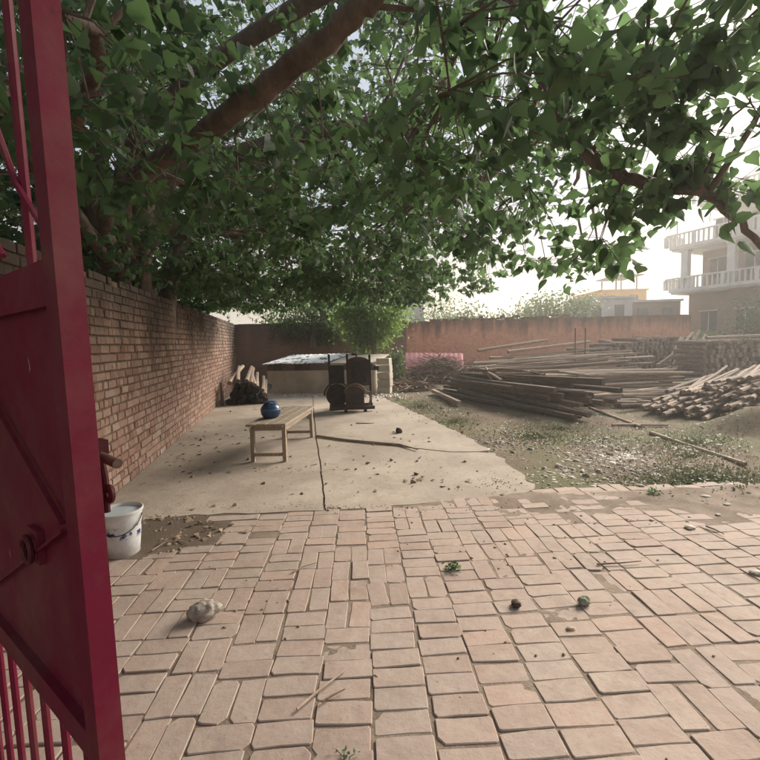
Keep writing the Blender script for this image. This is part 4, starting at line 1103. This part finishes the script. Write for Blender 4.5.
# ------------------------------------------------------------------ weeds, litter, stones
rng = np.random.default_rng(101); random.seed(101)
def scatter(zones):
    P = []
    for (u, v, ru, rv, n) in zones:
        for _ in range(n):
            a = rng.uniform(0, 6.28); r = math.sqrt(rng.random()); r = abs(rng.normal(0, .62)); g = G(u+ru*r*math.cos(a), max(v+rv*r*math.sin(a), 356)); P.append((g.x, g.y))
    return P
gr = scatter([(420, 405, 34, 9, 2200), (455, 420, 35, 9, 1100), (535, 434, 45, 9, 2000), (600, 440, 80, 20, 700), (690, 455, 90, 20, 900), (600, 400, 60, 6, 900), (650, 384, 45, 7, 1500), (700, 476, 80, 12, 3600), (740, 490, 50, 12, 2200), (560, 425, 60, 8, 900), (690, 440, 60, 14, 1600), (640, 400, 40, 8, 900), (720, 378, 40, 6, 700), (640, 497, 40, 4, 300)])
V = []; F = []
for (x, y) in gr:
    if x < 1.0 and y < 7: continue
    z = ground_z(x, y)-.005; h = rng.uniform(.012, .05)*(1.2 if rng.random() < .1 else 1); a = rng.uniform(0, 6.28); w = rng.uniform(.003, .007); lx, ly = rng.normal(0, .5*h, 2)
    b_ = len(V); ca, sa_ = math.cos(a)*w, math.sin(a)*w
    V += [(x-ca, y-sa_, z), (x+ca, y+sa_, z), (x+lx*.5+ca*.6, y+ly*.5+sa_*.6, z+h*.6), (x+lx*.5-ca*.6, y+ly*.5-sa_*.6, z+h*.6), (x+lx, y+ly, z+h)]
    F += [(b_, b_+1, b_+2), (b_, b_+2, b_+3), (b_+3, b_+2, b_+4)]
F = np.array(F); o = link('weeds', npmesh('weeds', np.array(V), F, m_grass, False, np.repeat(rng.random(len(F)//3), 3)))
tag(o, 'short green weeds and grass patches on the yard dirt', 'grass', kind='stuff')
# broad-leaved ground weeds
wp_ = np.array([(x, y, ground_z(x, y)+rng.uniform(.0, .06)) for x, y in gr if rng.random() < .28 and not (x < 1 and y < 7)])
o = link('ground_cover', leaves('ground_cover', wp_, rng.uniform(.02, .05, len(wp_)), m_grass, .1, True, 1.5, rng)); tag(o, 'small-leaved ground cover plants among the weeds', 'ground cover', kind='stuff')
# pale chips, bark flakes and rubble
m_chip = simple('pale_chip', (.36, .31, .25), (.55, .50, .43), 7, .9, 40, .3, .005)
m_dry = simple('dry_leaf', (.17, .12, .08), (.31, .23, .15), 5, .8, 40, .3, .004)
def chips(pts, smin, smax, flat, mat, name, label, cat, zf=ground_z):
    V = []; F = []
    for (x, y) in pts:
        s = rng.uniform(smin, smax)*(2.0 if rng.random() < .06 else 1); a = rng.uniform(0, 6.28); ca, sa_ = math.cos(a), math.sin(a); z = zf(x, y); b_ = len(V); asp = rng.uniform(.4, .9)
        tz = rng.normal(0, .25, 2)
        for (px, py, pz) in ((-1, -.6, 0), (.9, -.8, 0), (1, .7, 0), (-.8, .8, 0), (-.7, -.4, 1), (.6, -.5, 1), (.7, .5, 1), (-.6, .5, 1)):
            lx, ly = px*s*rng.uniform(.8, 1.2), py*s*asp*rng.uniform(.8, 1.2)
            V.append((x+lx*ca-ly*sa_, y+lx*sa_+ly*ca, z-.004+pz*s*flat*rng.uniform(.7, 1.2)+lx*tz[0]*.4+ly*tz[1]*.4))
        F += [tuple(b_+k for k in f) for f in ((0, 1, 5, 4), (1, 2, 6, 5), (2, 3, 7, 6), (3, 0, 4, 7), (4, 5, 6, 7))]
    o = link(name, npmesh(name, np.array(V), np.array(F), mat)); return tag(o, label, cat, kind='stuff')
chips(scatter([(620, 455, 40, 12, 420), (600, 440, 90, 22, 420), (520, 432, 45, 14, 260), (690, 445, 65, 20, 260), (560, 470, 60, 14, 120), (450, 408, 45, 12, 150), (640, 478, 90, 12, 120), (600, 412, 80, 8, 200), (430, 393, 30, 6, 80)]), .008, .032, .3, m_chip, 'wood_chips', 'pale bark chips and rubble strewn over the yard dirt', 'rubble')
chips(scatter([(600, 450, 120, 30, 500), (640, 470, 110, 20, 400), (500, 440, 50, 20, 250), (560, 490, 60, 8, 120)]), .008, .028, .6, m_stone, 'gravel', 'small grey brown stones scattered in the yard dirt', 'gravel')
chips(scatter([(320, 395, 50, 3, 260), (385, 396, 25, 4, 100)]), .02, .06, .6, m_chip, 'shed_rubble', 'pale rubble and dry leaves along the shed foot', 'rubble', lambda x, y: .0)
dl = scatter([(300, 470, 150, 35, 34), (400, 440, 70, 35, 26), (250, 430, 60, 25, 34), (180, 460, 60, 30, 36), (200, 530, 60, 16, 30), (420, 480, 90, 25, 22), (260, 410, 50, 8, 50), (440, 415, 60, 20, 40), (200, 440, 40, 20, 40)])
P = np.array([(x, y, .010) for x, y in dl if x > WX0+WK*y+.1])
o = link('fallen_leaves', leaves('fallen_leaves', P, rng.uniform(.025, .065, len(P)), m_dry, .0, False, .25, rng)); tag(o, 'dry brown fallen leaves scattered on the concrete', 'fallen leaves', kind='stuff')
chips(scatter([(300, 470, 180, 40, 200), (400, 430, 90, 35, 120), (500, 482, 50, 14, 110), (330, 508, 200, 5, 260)]), .003, .009, .5, m_dry, 'concrete_litter', 'fine crumbs of soil and leaf on the concrete', 'litter', lambda x, y: .006)
dl = scatter([(500, 560, 250, 60, 40), (250, 600, 150, 60, 20), (640, 520, 110, 18, 30), (480, 640, 200, 90, 12)])
chips(dl, .004, .014, .5, m_dry, 'paving_litter', 'crumbs of soil and leaf litter on the brick paving', 'litter', lambda x, y: .003)
chips(scatter([(175, 535, 50, 18, 130), (160, 520, 45, 10, 60)]), .006, .022, .45, m_dry, 'mud_litter', 'dark twigs and litter on the mud beside the bucket', 'litter', lambda x, y: .002)

def stone(name, label, u, v, s, mat, flat=.6, cat='stone', seed=1, sink=.15):
    bm = bmesh.new(); bmesh.ops.create_icosphere(bm, subdivisions=4, radius=1); rr = np.random.default_rng(seed)
    o3 = rr.uniform(0, 50, 3)
    for vtx in bm.verts:
        c_ = vtx.co; k_ = 1+.55*(float(fbm(c_.x*1.6+o3[0]+c_.z, c_.y*1.6+o3[1]-c_.z))-.45)+.50*(float(fbm(c_.x*4+o3[1], c_.y*4+c_.z*4+o3[2]))-.45)+.25*(float(fbm(c_.x*9+c_.z*7, c_.y*9-c_.z*5))-.45)
        vtx.co = Vector((c_.x*s*k_, c_.y*s*.75*k_, c_.z*s*flat*k_))
    me = bpy.data.meshes.new(name); bm.to_mesh(me); bm.free(); me.materials.append(mat); me.polygons.foreach_set('use_smooth', [True]*len(me.polygons))
    o = link(name, me); g = G(u, v); o.location = (g.x, g.y, s*flat*(1-sink)); o.rotation_euler = (0, 0, rr.uniform(0, 6)); return tag(o, label, cat)
stone('rock', 'pale rough rock lying on the paving near the gate', 204, 617, .082, m_stone, .6, seed=3)
m_gst = simple('greenish_stone', (.16, .17, .12), (.27, .27, .20), 14, .8, 50, .4, .006)
stone('pebble', 'rounded greenish pebble on the brick paving right of centre', 584, 604, .036, m_gst, .7, seed=4)
m_dung = simple('dark_clod', (.045, .03, .022), (.10, .07, .05), 30, .9, 60, .8, .01)
stone('soil_clod', 'dark crumbly clod on the brick paving', 516, 606, .034, m_dung, .5, 'clod', 5)
stone('soil_lump', 'dark lump lying on the concrete right of the bench', 399, 433, .062, m_dung, .8, 'clod', 6)
for i, (u, v, s) in enumerate([(705, 497, .04), (727, 505, .034), (718, 515, .024), (690, 528, .042), (757, 574, .04), (640, 486, .04)]):
    stone('pale_flake', ['long pale stone flake at the paving edge under the weeds', 'pale flat flake right of the paving edge weeds', 'small pale flake on the sandy paving', 'flat pale flake half buried in sand on the paving', 'pale stone at the right picture edge of the paving', 'pale flake left of the weeds at the paving edge'][i], u, v, s, m_chip, .25, 'stone', 20+i)
# green tuft growing between pavers
def tuft(label, u, v, n, s, seed):
    rng = np.random.default_rng(seed); g = G(u, v); t = thing('weed_tuft', label, 'weed', (g.x, g.y, 0))
    P = np.stack([rng.normal(0, s*.45, n), rng.normal(0, s*.4, n), rng.uniform(.0, s*.5, n)], -1)
    link('leaves', leaves('weed_tuft', P, rng.uniform(.3, .6, n)*s, m_leaf, -.1, True, 1.3, rng), t)
    b = MB()
    for k_ in range(5): b.tube([(0, 0, -.01), tuple(P[k_])], .0015, 3)
    b.build('stem', m_leaf, t)
tuft('dark green weed tuft sprouting between pavers near the middle', 453, 569, 60, .065, 1)
tuft('tiny weed in a paver joint near the bottom edge', 346, 757, 20, .035, 3)
tuft('green weed clump at the paving edge before the dirt', 655, 494, 50, .07, 4)
# sticks
def stick(label, pts, r, mat=m_pole, z=.008, name='stick'):
    P = [G(u, v) for u, v in pts]; c_ = P[0]; b = MB(); b.tube([(p.x-c_.x, p.y-c_.y, z+r*.6+random.uniform(0, .004)) for p in P], [r]+[r*.9]*(len(P)-2)+[r*.5], 6)
    o = b.build(name, mat, None, True); o.location = (c_.x, c_.y, 0); tag(o, label, 'stick')
stick('dry stick lying diagonally on the paving near the bottom', [(297, 712), (320, 692), (346, 672)], .006, m_pole2)
stick('short twig on the paving left of the dry stick', [(322, 705), (334, 697), (345, 692)], .005, m_bark)
stick('dark thin stick across the pavers right of centre', [(597, 566), (620, 565), (641, 563)], .006, m_bark)
stick('pale twig on the paving above the rock', [(292, 574), (304, 568), (318, 564)], .005, m_pole2)
stick('curved twig on the mud right of the bucket', [(152, 552), (165, 544), (180, 542), (190, 546)], .005, m_pole2)
stick('long bent stick lying across the concrete right of the bench', [(317, 437), (345, 441), (375, 444), (400, 446), (418, 451)], .018, m_pole)
stick('thin stick on the concrete in front of the machine', [(356, 424), (366, 424), (374, 424)], .010, m_bark)
stick('curved twig on the sandy paving at right', [(706, 528), (715, 531), (724, 536)], .006, m_bark)

# ------------------------------------------------------------------ hazy evening air
hz = MB(); hz.box((0, 0, 7.0), (540, 540, 17)); ho = hz.build('haze', [])
k = bpy.data.materials.new('haze_air'); k.use_nodes = True; t = k.node_tree; t.nodes.clear()
out = t.nodes.new('ShaderNodeOutputMaterial'); pv = t.nodes.new('ShaderNodeVolumePrincipled')
pv.inputs['Color'].default_value = (.97, .93, .88, 1); pv.inputs['Density'].default_value = .0036; pv.inputs['Anisotropy'].default_value = .55
t.links.new(pv.outputs[0], out.inputs['Volume']); ho.data.materials.append(k)
tag(ho, 'thin evening haze over the whole yard', 'haze', kind='stuff')
